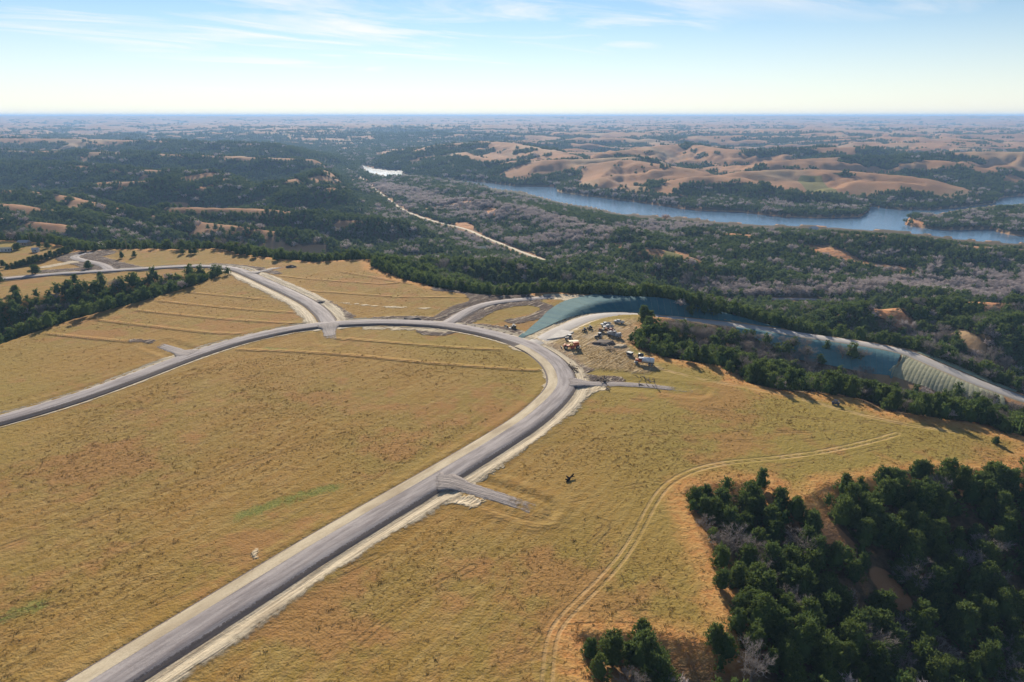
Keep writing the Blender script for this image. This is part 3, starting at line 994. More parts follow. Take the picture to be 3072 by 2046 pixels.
def verge(name, L, o0, o1, sc=None):
    n_, K = len(L), 8
    T = np.gradient(L[:, :2], axis=0)
    T /= np.linalg.norm(T, axis=1, keepdims=True) + 1e-9
    Nn = np.stack([T[:, 1], -T[:, 0]], 1)
    s = np.concatenate([[0], np.cumsum(np.hypot(*np.diff(L[:, :2], axis=0).T))])
    t = np.linspace(0, 1, K)
    wf = np.ones(n_) if sc is None else sc(np.arange(n_) / (n_ - 1.0))
    off = o0 + (o1 - o0) * t[None, :] * wf[:, None]
    X = L[:, 0, None] + Nn[:, 0, None] * off
    Y = L[:, 1, None] + Nn[:, 1, None] * off
    Z = height(X.ravel(), Y.ravel()).reshape(X.shape) + .17 - .07 * t[None, :]
    ends = np.minimum(np.arange(n_), np.arange(n_)[::-1]) / 4.0
    E = np.minimum(np.minimum((1 - t)[None, :] * 1.5, ends[:, None]), 1.0) - .12
    ii = np.arange(n_ * K).reshape(n_, K)
    Q = np.stack([ii[:-1, :-1], ii[:-1, 1:], ii[1:, 1:], ii[1:, :-1]], -1).reshape(-1, 4)
    if o1 > o0:
        Q = Q[:, ::-1]
    me = mesh_np(name, np.stack([X, Y, Z], -1).reshape(-1, 3), Q, vm, True, dict(u=off.ravel(), v=np.repeat(s, K), e=E.ravel()))
    tag(link(bpy.data.objects.new(name, me)), kind='structure')


Lm, Lb = ROADLINE['gravel_road'], ROADLINE['gravel_branch_road']
verge('road_verge', Lm, 4.2, 9.6, lambda q: 1 - .45 * sstep(.3, .5, q) + .25 * np.sin(q * 40) * .5)
verge('road_verge', Lm[int(len(Lm) * .47):], -4.4, -8.2)
verge('road_verge', Lb, -4.6, -11.5, lambda q: 1 - .55 * sstep(.3, .6, q))
verge('road_verge', Lb, 4.6, 10.5, lambda q: 1 - .5 * sstep(.3, .6, q))
for nm_ in ROADS:
    if 'stub' in nm_:
        stub(nm_, ROADLINE[nm_], ROADS[nm_][1])
# pale graded shoulder on the sunny side of the main road
L = ROADLINE['gravel_road']
n_ = int(len(L) * .47)
zf = lowpass(height(L[:, 0], L[:, 1]) + .1)[:n_]
ribbon('graded_shoulder', L[:n_], [(-6.3, .37), (-4.6, .52), (-2.9, .60)], shoulder_mat, zf, 6.4)
ribbon('paved_road', PAVED, [(-5.0, -.5), (-3.5, .10), (0, .2), (3.5, .10), (5.0, -.5)], paved, PAVED[:, 2] + .05, 3.5)
for nm, P, w_, mt in (('valley_road', VALLEY_ROAD, 2.7, dirt), ('valley_lane', VALLEY_LANE, 2.5, gravel), ('lakeside_lane', LAKE_LANE, 3.0, gravel)):
    ribbon(nm, P, [(-w_ - 1, -.5), (-w_, .3), (0, .5), (w_, .3), (w_ + 1, -.5)], mt, lowpass(height(P[:, 0], P[:, 1])) + .3, w_)
# EOF-PART1

# ------------------------------------------------------------------ tree materials
def foliage_mat(name, c1, c2, trans, tcol):
    m = bpy.data.materials.new(name)
    m.use_nodes = True
    m.node_tree.nodes.clear()
    nb = NB(m.node_tree)
    out = nb.n('ShaderNodeOutputMaterial')
    oi = nb.n('ShaderNodeObjectInfo')
    c = nb.mix(oi.outputs['Random'], c1, c2)
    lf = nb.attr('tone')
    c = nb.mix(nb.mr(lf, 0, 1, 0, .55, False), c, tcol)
    d = nb.n('ShaderNodeBsdfDiffuse')
    t = nb.n('ShaderNodeBsdfTranslucent')
    nb.put(d.inputs[0], c)
    nb.put(t.inputs[0], c)
    mx = nb.n('ShaderNodeMixShader')
    mx.inputs[0].default_value = trans
    m.node_tree.links.new(d.outputs[0], mx.inputs[1])
    m.node_tree.links.new(t.outputs[0], mx.inputs[2])
    m.node_tree.links.new(mx.outputs[0], out.inputs[0])
    return m


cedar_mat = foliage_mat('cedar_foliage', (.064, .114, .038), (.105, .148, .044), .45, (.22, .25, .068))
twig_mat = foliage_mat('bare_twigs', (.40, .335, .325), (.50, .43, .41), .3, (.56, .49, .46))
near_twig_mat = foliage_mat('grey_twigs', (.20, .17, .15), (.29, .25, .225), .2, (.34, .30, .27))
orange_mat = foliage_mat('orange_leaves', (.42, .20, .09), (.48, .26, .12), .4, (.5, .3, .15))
bark_mat = simple_mat('bark', (.12, .09, .065), .95, .3, 6, 0, .1)
greybark_mat = simple_mat('grey_bark', (.22, .185, .16), .95, .25, 5, 0, .1)


def ico(sub):
    bm = bmesh.new()
    bmesh.ops.create_icosphere(bm, subdivisions=sub, radius=1)
    v = np.array([q.co[:] for q in bm.verts])
    f = np.array([[q.index for q in fc.verts] for fc in bm.faces])
    bm.free()
    return v, f


ICO1, ICO2 = ico(1), ico(2)


def tri_cloud(C, D, Lr, Wr, rg, out=None):
    """one narrow leaf-spray triangle per row: centre C, direction D, length, width"""
    n = len(C)
    D = D / (np.linalg.norm(D, axis=1, keepdims=True) + 1e-9)
    A = rg.normal(size=(n, 3))
    if out is not None:
        A = out + A * .33
    S = np.cross(D, A)
    S /= np.linalg.norm(S, axis=1, keepdims=True) + 1e-9
    v = np.stack([C - S * Wr[:, None] * .5, C + S * Wr[:, None] * .5, C + D * Lr[:, None]], 1)
    if out is not None:
        fn = np.cross(v[:, 1] - v[:, 0], v[:, 2] - v[:, 0])
        flip = (fn * out).sum(1) < 0
        v[flip] = v[flip][:, [1, 0, 2]]
    v = v.reshape(-1, 3)
    return v, np.arange(n * 3).reshape(n, 3)


def joinvf(parts):
    vs, fs, ts, o = [], [], [], 0
    for v, f, t in parts:
        vs.append(v)
        fs.append(f + o)
        ts.append(t)
        o += len(v)
    return np.vstack(vs), np.vstack(fs), np.concatenate(ts)


def tube(path, radii, sides=5):
    path = np.asarray(path, float)
    V, Fc = [], []
    for i, (q, rad) in enumerate(zip(path, radii)):
        t = path[min(i + 1, len(path) - 1)] - path[max(i - 1, 0)]
        t = t / (np.linalg.norm(t) + 1e-9)
        a = np.cross(t, (0, 0, 1) if abs(t[2]) < .9 else (1, 0, 0))
        a /= np.linalg.norm(a)
        b_ = np.cross(t, a)
        for k in range(sides):
            an = 2 * math.pi * k / sides
            V.append(q + rad * (math.cos(an) * a + math.sin(an) * b_))
    for i in range(len(path) - 1):
        for k in range(sides):
            a0, a1 = i * sides + k, i * sides + (k + 1) % sides
            Fc += [(a0, a1, a1 + sides), (a0, a1 + sides, a0 + sides)]
    return np.array(V), np.array(Fc)


def cedar_crown(seed, nlead, nspray, blades, wide=1.0, lo=False, leaf=1.0):
    """unit-height redcedar crown: leaders with feathery sprays round a dark, lumpy heart"""
    rg = np.random.default_rng(seed)
    parts = []

    def prof(h):
        return wide * .34 * np.clip((h + .06) / .26, 0, 1) ** .7 * np.clip((1.02 - h) / .80, 0, 1) ** .72
    # heart
    v, f = ICO1 if lo else ICO2
    hz = .08 + .84 * (v[:, 2] * .5 + .5)
    rad = prof(hz) * .64
    ang = np.arctan2(v[:, 1], v[:, 0])
    lump = 1 + .18 * np.sin(3 * ang + seed) * np.sin(7 * hz + seed) + .10 * rg.normal(size=len(v))
    vv = np.stack([np.cos(ang) * rad * lump, np.sin(ang) * rad * lump, hz], 1)
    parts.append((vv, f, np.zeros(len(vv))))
    lean = rg.normal(size=2) * .04
    for k in range(nlead):
        h = rg.uniform(.07, .95) ** .9
        a = k * 2.399 + rg.uniform(-.4, .4)
        rr = prof(h) * rg.uniform(.62, .95)
        base = np.array([math.cos(a) * rr, math.sin(a) * rr, h - .02])
        outd = np.array([math.cos(a), math.sin(a), .9 + .8 * h])
        outd /= np.linalg.norm(outd)
        ln = (.085 + .06 * rg.random()) * (1.15 - .35 * h)
        tt = rg.random(nspray)
        C = base + outd * (tt * ln)[:, None] + rg.normal(size=(nspray, 3)) * .030
        D = outd + rg.normal(size=(nspray, 3)) * .55 + np.array([0, 0, .25])
        n = nspray * blades
        C = np.repeat(C, blades, 0)
        D = np.repeat(D, blades, 0) + rg.normal(size=(n, 3)) * .35
        ctr = base - outd * .05
        on = C - ctr
        on = on / (np.linalg.norm(on, axis=1, keepdims=True) + 1e-6) + outd * .6
        v, f = tri_cloud(C, D, rg.uniform(.035, .075, n) * leaf, rg.uniform(.020, .040, n) * leaf, rg, on)
        tone = np.repeat(np.clip(rg.normal(.25, .25, n) + .35 * (h - .4), 0, 1), 3)  # random tone, plus sunlit tops painted in: higher sprays get lighter colour
        parts.append((v, f, tone))
    V, Fc, T = joinvf(parts)
    V[:, 0] += lean[0] * V[:, 2]
    V[:, 1] += lean[1] * V[:, 2]
    return V, Fc, T


def bare_crown(seed, levels, thick=1.0, flat=1.0, nb0=6):
    """unit-height leafless tree: forking limbs, then fine twigs"""
    rg = np.random.default_rng(seed)
    parts = []
    twC, twD, twL, twW = [], [], [], []

    def grow(p0, d, ln, rad, lev):
        p1 = p0 + d * ln * .5 + rg.normal(size=3) * ln * .06
        p2 = p1 + (d + np.array([0, 0, .15])) * ln * .5 + rg.normal(size=3) * ln * .06
        v, f = tube([p0, p1, p2], [rad, rad * .8, rad * .55], 3)
        parts.append((v, f, np.full(len(v), .25)))
        if lev == 0:
            for _ in range(7):
                q = p0 + (p2 - p0) * rg.uniform(.25, 1)
                twC.append(q)
                twD.append(d + rg.normal(size=3) * .75 + (0, 0, .3))
                twL.append(ln * rg.uniform(.55, 1.25))
                twW.append(.0075 * thick * rg.uniform(.6, 1.3))
            return
        for k in range(rg.integers(3, 5)):
            nd = d + rg.normal(size=3) * .62
            nd[2] += .12
            nd /= np.linalg.norm(nd)
            st = p1 if k == 0 else p2
            grow(st, nd, ln * rg.uniform(.62, .82), rad * .58, lev - 1)
    top = np.array([0, 0, .26])
    for k in range(nb0):
        a = 2 * math.pi * (k + rg.random() * .6) / nb0
        d = np.array([math.cos(a) * .75, math.sin(a) * .75, .75 + .5 * rg.random()])
        d /= np.linalg.norm(d)
        grow(top - (0, 0, .06 * rg.random()), d, .27, .016 * thick, levels)
    n = len(twC)
    v, f = tri_cloud(np.array(twC), np.array(twD), np.array(twL), np.array(twW), rg)
    parts.append((v, f, np.repeat(rg.uniform(.3, 1, n), 3)))
    V, Fc, T = joinvf(parts)
    V[:, 2] *= 1.0 / max(1e-3, V[:, 2].max())
    return V, Fc, T


def trunk_mesh(name, mat, h, r0, seed, forks=0):
    rg = np.random.default_rng(seed)
    parts = []
    pts_ = [(rg.normal() * .01 * i, rg.normal() * .01 * i, -.05 + (h + .05) * i / 4) for i in range(5)]
    v, f = tube(pts_, [r0 * 1.35, r0, r0 * .85, r0 * .7, r0 * .45], 7)
    parts.append((v, f, np.zeros(len(v))))
    for k in range(forks):
        a = k * 2.4
        z0 = h * (.35 + .12 * k)
        e = np.array([math.cos(a) * .16, math.sin(a) * .16, z0 + .14])
        v, f = tube([(0, 0, z0), e * .6 + np.array([0, 0, z0 * .4]), e], [r0 * .5, r0 * .35, r0 * .15], 4)
        parts.append((v, f, np.zeros(len(v))))
    V, Fc, T = joinvf(parts)
    return mesh_np(name, V, Fc, mat, True)


def crown_mesh(name, vft, mat):
    V, Fc, T = vft
    return mesh_np(name, V, Fc, mat, False, dict(tone=T))


CEDAR_CROWNS = [crown_mesh('cedar_crown', cedar_crown(11 + i, 62, 20, 3, w), cedar_mat) for i, w in enumerate((.95, 1.15, 1.3, 1.05, 1.45))]
CEDAR_TRUNKS = [trunk_mesh('cedar_trunk', bark_mat, .75, .022, 3 + i, 3) for i in range(2)]
BARE_CROWNS = [crown_mesh('bare_crown', bare_crown(31 + i, 3, .75), near_twig_mat) for i in range(4)]
BARE_TRUNKS = [trunk_mesh('bare_trunk', greybark_mat, .34, .028, 13 + i, 0) for i in range(2)]


def asset(name, parts):
    """distant stand of trees for instancing: joined low-detail meshes"""
    V, Fc, T = joinvf(parts)
    return V, Fc, T


def clump(kind, seed, n, spread):
    rg = np.random.default_rng(seed)
    parts = []
    for i in range(n):
        if kind == 'cedar':
            V, Fc, T = cedar_crown(seed * 10 + i, 16, 5, 2, rg.uniform(1.0, 1.35), True, 2.3)
        else:
            V, Fc, T = bare_crown(seed * 10 + i, 1, 4.5, nb0=7)
        s_ = rg.uniform(.7, 1.1)
        a = rg.uniform(0, 6.28)
        Rm = np.array([[math.cos(a), -math.sin(a), 0], [math.sin(a), math.cos(a), 0], [0, 0, 1]])
        V = (V @ Rm.T) * s_
        off = rg.normal(size=2)
        off = off / max(1.0, np.linalg.norm(off)) * spread
        V[:, 0] += off[0] * (n > 1)
        V[:, 1] += off[1] * (n > 1)
        parts.append((V, Fc, T))
    return joinvf(parts)


ASSETS = bpy.data.collections.new('tree_stock')      # never linked to the scene: only the stock that forests draw from


def stock(name, vft, mat):
    o = bpy.data.objects.new(name, crown_mesh(name, vft, mat))
    c_ = bpy.data.collections.new(name)
    c_.objects.link(o)
    return o


def forest_group(name, objs):
    c_ = bpy.data.collections.new(name)
    for o in objs:
        c_.objects.link(o)
    return c_


cedar_mid = [bpy.data.objects.new('m%d' % i, crown_mesh('cedar_mid', cedar_crown(61 + i, 26, 9, 2, w, True, 1.7), cedar_mat)) for i, w in enumerate((1.0, 1.2, 1.4))]
cedar_far = [bpy.data.objects.new('n%d' % i, crown_mesh('cedar_far', clump('cedar', 71 + i, 4, .75), cedar_mat)) for i in range(3)]
bare_mid = [bpy.data.objects.new('m%d' % i, crown_mesh('bare_mid', bare_crown(81 + i, 2, 2.6), twig_mat)) for i in range(3)]
bare_far = [bpy.data.objects.new('n%d' % i, crown_mesh('bare_far', clump('bare', 91 + i, 3, .8), twig_mat)) for i in range(2)]
CEDAR_STOCK = forest_group('cedar_stock', cedar_mid + cedar_far)
BARE_STOCK = forest_group('bare_stock', bare_mid + bare_far)


def scatter(name, P, rotz, scl, index, coll, label, cat):
    """many alike plants as one object: instances on points"""
    me = bpy.data.meshes.new(name)
    me.vertices.add(len(P))
    me.vertices.foreach_set('co', np.ascontiguousarray(P, np.float32).ravel())
    a = me.attributes.new('rotz', 'FLOAT', 'POINT')
    a.data.foreach_set('value', rotz.astype(np.float32))
    a = me.attributes.new('scl', 'FLOAT_VECTOR', 'POINT')
    a.data.foreach_set('vector', np.ascontiguousarray(scl, np.float32).ravel())
    a = me.attributes.new('pick', 'INT', 'POINT')
    a.data.foreach_set('value', index.astype(np.int32))
    o = link(bpy.data.objects.new(name, me))
    ng = bpy.data.node_groups.new(name, 'GeometryNodeTree')
    ng.interface.new_socket('Geometry', in_out='INPUT', socket_type='NodeSocketGeometry')
    ng.interface.new_socket('Geometry', in_out='OUTPUT', socket_type='NodeSocketGeometry')
    N = ng.nodes.new
    gi, go = N('NodeGroupInput'), N('NodeGroupOutput')
    ci = N('GeometryNodeCollectionInfo')
    ci.inputs['Collection'].default_value = coll
    ci.inputs['Separate Children'].default_value = True
    ci.inputs['Reset Children'].default_value = True
    iop = N('GeometryNodeInstanceOnPoints')
    iop.inputs['Pick Instance'].default_value = True

    def named(nm, typ):
        q = N('GeometryNodeInputNamedAttribute')
        q.data_type = typ
        q.inputs[0].default_value = nm
        return q.outputs[0]
    cx = N('ShaderNodeCombineXYZ')
    Lk = ng.links.new
    Lk(named('rotz', 'FLOAT'), cx.inputs[2])
    Lk(gi.outputs[0], iop.inputs['Points'])
    Lk(ci.outputs[0], iop.inputs['Instance'])
    Lk(named('pick', 'INT'), iop.inputs['Instance Index'])
    Lk(cx.outputs[0], iop.inputs['Rotation'])
    Lk(named('scl', 'FLOAT_VECTOR'), iop.inputs['Scale'])
    Lk(iop.outputs[0], go.inputs[0])
    md = o.modifiers.new('scatter', 'NODES')
    md.node_group = ng
    tag(o, label, cat, kind='stuff')
    return o


# ------------------------------------------------------------------ where trees stand
def in_view(x, y, z, pad=90):
    """inside the photograph's frame (with a margin)"""
    d = y * CP - (z - CAMZ) * SP
    px = 1536 + F * x / d
    py = 1023 - F * (y * SP + (z - CAMZ) * CP) / d
    return (px > -pad) & (px < 3072 + pad) & (py > -pad) & (py < 2046 + pad * 2) & (d > 5), px, py


def candidates():
    X, Y, S = [], [], []
    # near and middle: a jittered square grid
    for r0, r1, st in ((70, 520, 3.7), (520, 1000, 4.9)):
        lim = r1
        gx = np.arange(-lim, lim, st)
        gy = np.arange(0, lim, st)
        a, b_ = np.meshgrid(gx, gy)
        a = a.ravel() + rng.uniform(-.48, .48, a.size) * st
        b_ = b_.ravel() + rng.uniform(-.48, .48, b_.size) * st
        r = np.hypot(a, b_)
        m = (r >= r0) & (r < r1) & (np.abs(np.degrees(np.arctan2(a, b_))) < 47)
        X.append(a[m])
        Y.append(b_[m])
        S.append(np.full(m.sum(), st))
    r = 1000.0
    while r < 14000:
        st = max(6.0, r * .0056)
        n = int(R(86) * r / st)
        az = np.linspace(-R(43), R(43), n) + rng.uniform(-.5, .5, n) * st / r
        rj = r + rng.uniform(-.5, .5, n) * st
        X.append(rj * np.sin(az))
        Y.append(rj * np.cos(az))
        S.append(np.full(n, st))
        r += st
    return np.concatenate(X), np.concatenate(Y), np.concatenate(S)


cx_, cy_, cs_ = candidates()
ch_, c_s, c_dl, c_hn, c_rd = height(cx_, cy_, True)
cr_ = np.hypot(cx_, cy_)
csl = (height(cx_ * 1.008, cy_ * 1.008) - ch_) / (cr_ * .008)
cD = forest_density(cx_, cy_, ch_, c_s, c_dl, c_hn, c_rd, csl)
keep = rng.random(cx_.size) < cD * np.where(cr_ < 520, .80, .92)
cx_, cy_, cs_, ch_, c_s, c_dl, c_hn, cr_ = (q[keep] for q in (cx_, cy_, cs_, ch_, c_s, c_dl, c_hn, cr_))
caz = np.degrees(np.arctan2(cx_, cy_))
# leafless hardwoods keep to the bottoms: lakeside, the valley road, the ravines
dv, _, _ = dpoly(cx_, cy_, VALLEY_ROAD, 200)
low = sstep(-56, -68, ch_) * (cr_ > 450) * (cr_ < 3500)
pb = np.where(cr_ > 900, .015, .05) + .14 * low * sstep(-18, -8, caz) * sstep(-.1, .5, fbm(cx_, cy_, 120, 2, 301) + .35)
for P, kk in RAVINES[:1]:
    d, _, _ = dpoly(cx_, cy_, P, 60)
    pb = np.maximum(pb, .55 * sstep(34, 10, d))
d, _, _ = dpoly(cx_, cy_, GULLIES[0][0], 60)
pb = np.maximum(pb, .72 * sstep(30, 8, d) * sstep(-160, -90, cx_ - 0))
pb = np.maximum(pb, np.where((cr_ < 260) & (c_s > 6), .12, 0))
d, _, _ = dpoly(cx_, cy_, upts([(2740, 870, -60), (2900, 860, -60), (3072, 850, -60)]), 90)
pb = np.maximum(pb, .75 * sstep(60, 20, d))
for pts_, w_, q_ in (([(2080, 872), (2300, 882), (2560, 880), (2800, 868), (3072, 850)], 22, .55), ([(1330, 612), (1500, 634), (1640, 655), (1800, 694), (1960, 690), (2080, 685)], 40, .65),
                     ([(1480, 735), (1640, 720), (1800, 712)], 30, .6), ([(1130, 560), (1250, 590), (1330, 612)], 50, .7), ([(2700, 1010), (2850, 1030), (3000, 1090)], 16, .6), ([(1400, 700), (1480, 735)], 30, .8)):
    d, _, _ = dpoly(cx_, cy_, hits(pts_), 120)
    pb = np.maximum(pb, q_ * sstep(w_, w_ * .4, d))
bare = rng.random(cx_.size) < pb
hgt_t = np.where(bare, rng.uniform(5.0, 8.6, cx_.size) * np.where(cr_ > 480, 1.25, 1), rng.uniform(4.2, 8.4, cx_.size))
hgt_t = np.where((c_s > 0) & (c_s < 5) & (cr_ < 520), hgt_t * .72, hgt_t)
hgt_t = np.where(cr_ > 1000, hgt_t * (1 + .35 * (cs_ / 6.0 - 1)).clip(1, 2.2), hgt_t)
# nothing may stand in the line of sight to the mats, the valley road or the lake
MAT_FILL_TOP = PAVED[int(len(PAVED) * .50):]


def blocked(x, y, top, r):
    bad = np.zeros(x.size, bool)
    az = np.degrees(np.arctan2(x, y))
    for T, zoff, frac in VIEWS:
        taz = np.degrees(np.arctan2(T[:, 0], T[:, 1]))
        tr = np.hypot(T[:, 0], T[:, 1])
        o = np.argsort(taz)
        m = (az > taz.min()) & (az < taz.max())
        ri = np.interp(az, taz[o], tr[o])
        zi = np.interp(az, taz[o], T[o, 2]) + zoff
        line = CAMZ - r * (CAMZ - zi) / ri
        bad |= m & (r < ri - 3) & (r > 140) & (top > line)
    return bad


VIEWS = [(VALLEY_ROAD[int(len(VALLEY_ROAD) * .66):], 0, 1), (smooth_line(upts([(1096, 545), (1133, 573), (1202, 626), (1241, 645)], -69), 4), 0, 1),
         (PAVED[int(len(PAVED) * .30):int(len(PAVED) * .62)], 0, 1), (PAVED[int(len(PAVED) * .56):int(len(PAVED) * .95)], -.5, 1),
         (smooth_line(upts([(2430, 1040, -14.5), (2560, 1085, -18), (2700, 1118, -20), (2790, 1135, -21)]), 3), 0, 1),
         (smooth_line(upts([(2100, 955, -7), (2230, 972, -8.5), (2330, 990, -10)]), 3), 0, 1),
         (smooth_line(upts(LAKE_S[:3], LAKEZ), 8, 1), -1.0, 1), (smooth_line(upts(LAKE_S[5:], LAKEZ), 8, 1), -1.0, 1),
         (smooth_line(upts([(2787, 646), (2874, 628), (2974, 614), (3072, 608), (3200, 604)], LAKEZ), 8, 1), -1.0, 1)]
bad = blocked(cx_, cy_, ch_ + hgt_t * .95, cr_)
rs_, _ = cap_at(cx_, cy_, CAP_LAKE)
with np.errstate(invalid='ignore'):
    bad |= (c_dl < 18) & (cr_ < rs_ + 25) & ((cx_ / cy_ < -.155) | (cx_ / cy_ > -.03))
vis, ppx, ppy = in_view(cx_, cy_, ch_ + hgt_t * .5)
ok = ~bad & (vis | (cr_ < 420))
cx_, cy_, ch_, cr_, bare, hgt_t, c_s, ppx, ppy, vis = (q[ok] for q in (cx_, cy_, ch_, cr_, bare, hgt_t, c_s, ppx, ppy, vis))


# trees standing alone, each known by its place: base pixel, height, width, label
LONE = [(47, 884, 4.6, 1.75, 'broad low cedar nearest the left frame edge on the pale field'),
        (225, 854, 5.6, 1.25, 'round cedar below the far road, casting a long shadow on the grass'),
        (301, 840, 4.6, 1.1, 'small cedar below the far road, next to the end of the wooded gully'),
        (106, 822, 5.6, 1.7, 'large bushy cedar right above the far road on the left'),
        (266, 806, 5.0, 1.2, 'cedar inside the bend of the dirt loop road'),
        (366, 774, 4.6, 1.1, 'left one of two lone cedars on the golden far hill'),
        (403, 770, 4.2, 1.1, 'right one of two lone cedars on the golden far hill'),
        (548, 762, 4.6, 1.05, 'leftmost of three cedars in a short row on the far hill crest'),
        (572, 762, 4.4, 1.0, 'middle one of three cedars in a short row on the far hill crest'),
        (585, 761, 5.0, 1.0, 'rightmost of three cedars in a short row on the far hill crest'),
        (712, 764, 5.0, 1.2, 'cedar at the left end of the tree line on the far field edge'),
        (725, 765, 4.8, 1.1, 'second cedar from the left in the tree line on the far field edge'),
        (744, 768, 3.8, 1.1, 'small cedar standing alone between two larger ones at the far field edge'),
        (766, 773, 5.0, 1.35, 'widest cedar of the tree line on the far field edge'),
        (831, 781, 5.6, 1.1, 'tall cedar standing forward of the tree line at the far field edge'),
        (688, 755, 4.6, 1.3, 'dark cedar at the rim of the far hill, left of the tree line'),
        (2, 848, 5.5, 1.1, 'cedar cut by the left frame edge beside the far road'),
        (52, 750, 5.0, 1.8, 'wide dark cedar in front of the grey shed'),
        (118, 742, 4.2, 1.3, 'cedar behind the white shed, left one of the pair'),
        (144, 745, 4.6, 1.3, 'cedar behind the white shed, right one of the pair'),
        (1932, 973, 8.6, 1.15, 'tallest cedar beside the paved road, at the rim of the machine yard'),
        (1947, 975, 7.0, 1.15, 'cedar leaning on the tallest one beside the paved road'),
        (2986, 1332, 2.4, 1.2, 'low cedar bush alone on the rusty grass near the right frame edge'),
        (2310, 1818, 4.4, 1.2, 'cedar standing forward of the grove on the grass rim, beside a bare gap')]
LONE[-1] = (2165, 1762, 4.6, 1.25, 'cedar standing forward of the dense grove on its grassy left rim')
hedge = [(10, 800), (22, 806), (38, 803), (50, 799), (62, 796), (75, 793), (88, 790), (100, 787), (113, 783), (126, 780), (139, 777), (152, 773), (166, 769), (180, 765), (194, 761), (206, 757), (215, 752)]


def place_tree(kind, x, y, z, h, w, label, cat, group, k):
    root = bpy.data.objects.new(kind, None)
    root.empty_display_size = .5
    link(root)
    root.location = (x, y, z - .08)
    root.rotation_euler = (0, 0, rng.uniform(0, 6.28))
    root.scale = (h * w, h * w, h)
    if kind == 'cedar_tree':
        tm, cm = CEDAR_TRUNKS[k % len(CEDAR_TRUNKS)], CEDAR_CROWNS[k % len(CEDAR_CROWNS)]
    else:
        tm, cm = BARE_TRUNKS[k % len(BARE_TRUNKS)], BARE_CROWNS[k % len(BARE_CROWNS)]
    link(bpy.data.objects.new('trunk', tm), root)
    link(bpy.data.objects.new('crown', cm), root)
    tag(root, label, cat, group)
    return root


nl = 0
for px, py, h, w, lab in LONE:
    x, y = (float(q) for q in unp(px, py, 0))
    z = H1(x, y)
    place_tree('cedar_tree', x, y, z, h, w, lab, 'tree', 'cedars standing apart from the woods', nl)
    nl += 1
for i, (px, py) in enumerate(hedge):
    x, y = (float(q) for q in unp(px, py, 0))
    place_tree('cedar_tree', x, y, H1(x, y), rng.uniform(3.6, 5.0), 1.3, 'cedar in the dark hedge row left of the dirt loop road', 'tree', 'cedars of the hedge row', i)
    nl += 1


def zone(px, py, h, kind):
    """which stand a tree belongs to, told by what it stands beside"""
    what = ('tall ' if h > 7.0 else 'small ' if h < 4.6 else '') + ('dark green cedar' if kind == 'cedar_tree' else 'leafless grey tree')
    if px > 1650 and py > 1330:
        g = 'trees of the lower right grove'
        if py > 1880 and px < 2250:
            return what + ' at the left end of the grove on the bottom edge', g
        if py > 1880:
            return what + ' at the bottom frame edge in the lower right corner', g
        if py < 1500:
            return what + ' on the upper rim of the lower right grove', g
        if px < 2330:
            return what + ' along the grassy left rim of the lower right grove', g
        if px > 2780:
            return what + ' by the right frame edge in the lower right grove', g
        return what + ' deep inside the lower right grove', g
    if px > 1850 and 930 < py <= 1330:
        g = 'trees of the wooded ravine'
        if px < 2150:
            return what + ' at the head of the ravine beside the machine yard', g
        if px < 2420:
            return what + ' in the ravine in front of the teal blanket', g
        if px < 2760:
            return what + ' in the ravine below the blue-grey blanket', g
        return what + ' in the ravine near the right frame edge', g
    if px < 760 and py > 780:
        g = 'trees of the wooded gully'
        if px < 260:
            return what + ' in the left half of the gully behind the terraced field', g
        return what + ' in the right half of the gully behind the terraced field', g
    g = 'trees past the field edge'
    if px < 900:
        return what + ' on the wooded slope behind the far left hill crest', g
    if px < 1500:
        return what + ' on the wooded slope right of the branch road', g
    if px < 2100:
        return what + ' on the wooded slope behind the large teal blanket', g
    return what + ' on the hills beyond the paved road at right', g


pick_ind = np.zeros(cx_.size, bool)
for kind, flag, quota in (('cedar_tree', ~bare, 300 - nl), ('bare_tree', bare, 300)):
    size = np.where(flag & vis & (ppx > 0) & (ppx < 3072) & (ppy < 2060), hgt_t / np.sqrt(cr_ ** 2 + (CAMZ - ch_) ** 2), 0)
    o = np.argsort(-size)[:quota]
    o = o[size[o] > 0]
    pick_ind[o] = True
    for k, i in enumerate(o):
        lab, grp = zone(ppx[i], ppy[i], hgt_t[i], kind)
        place_tree(kind, cx_[i], cy_[i], ch_[i], hgt_t[i], rng.uniform(.95, 1.25), lab, 'tree', grp, k)
rest = ~pick_ind
for nm, flag, coll, nmid, nfar, lab in (('cedar_forest', ~bare, CEDAR_STOCK, 3, 3, 'dark cedar woods covering the hills and valley slopes'),
                                        ('bare_woodland', bare, BARE_STOCK, 3, 2, 'leafless grey woodland along the valley bottom and lake shore')):
    m = rest & flag
    P = np.stack([cx_[m], cy_[m], ch_[m] - .15], 1)
    n = m.sum()
    farm = cr_[m] > 1050
    ix = np.where(farm, nmid + rng.integers(0, nfar, n), rng.integers(0, nmid, n))
    w = rng.uniform(1.0, 1.35, n)
    sc = np.stack([hgt_t[m] * w, hgt_t[m] * w, hgt_t[m]], 1)
    scatter(nm, P, rng.uniform(0, 6.28, n), sc, ix, coll, lab, 'forest')
    print(nm, n, 'far', farm.sum())
# the orange-leaved tree and its dark companions on the lake shore
x, y = (float(q) for q in unp(1995, 668, -73))
root = link(bpy.data.objects.new('orange_tree', None))
root.location = (x, y, H1(x, y) - .1)
root.scale = (15, 15, 12)
link(bpy.data.objects.new('trunk', BARE_TRUNKS[0]), root)
link(bpy.data.objects.new('crown', crown_mesh('orange_crown', bare_crown(301, 2, 3.2), orange_mat)), root)
tag(root, 'orange-brown broad tree on the near lake shore', 'tree')
# EOF-PART2

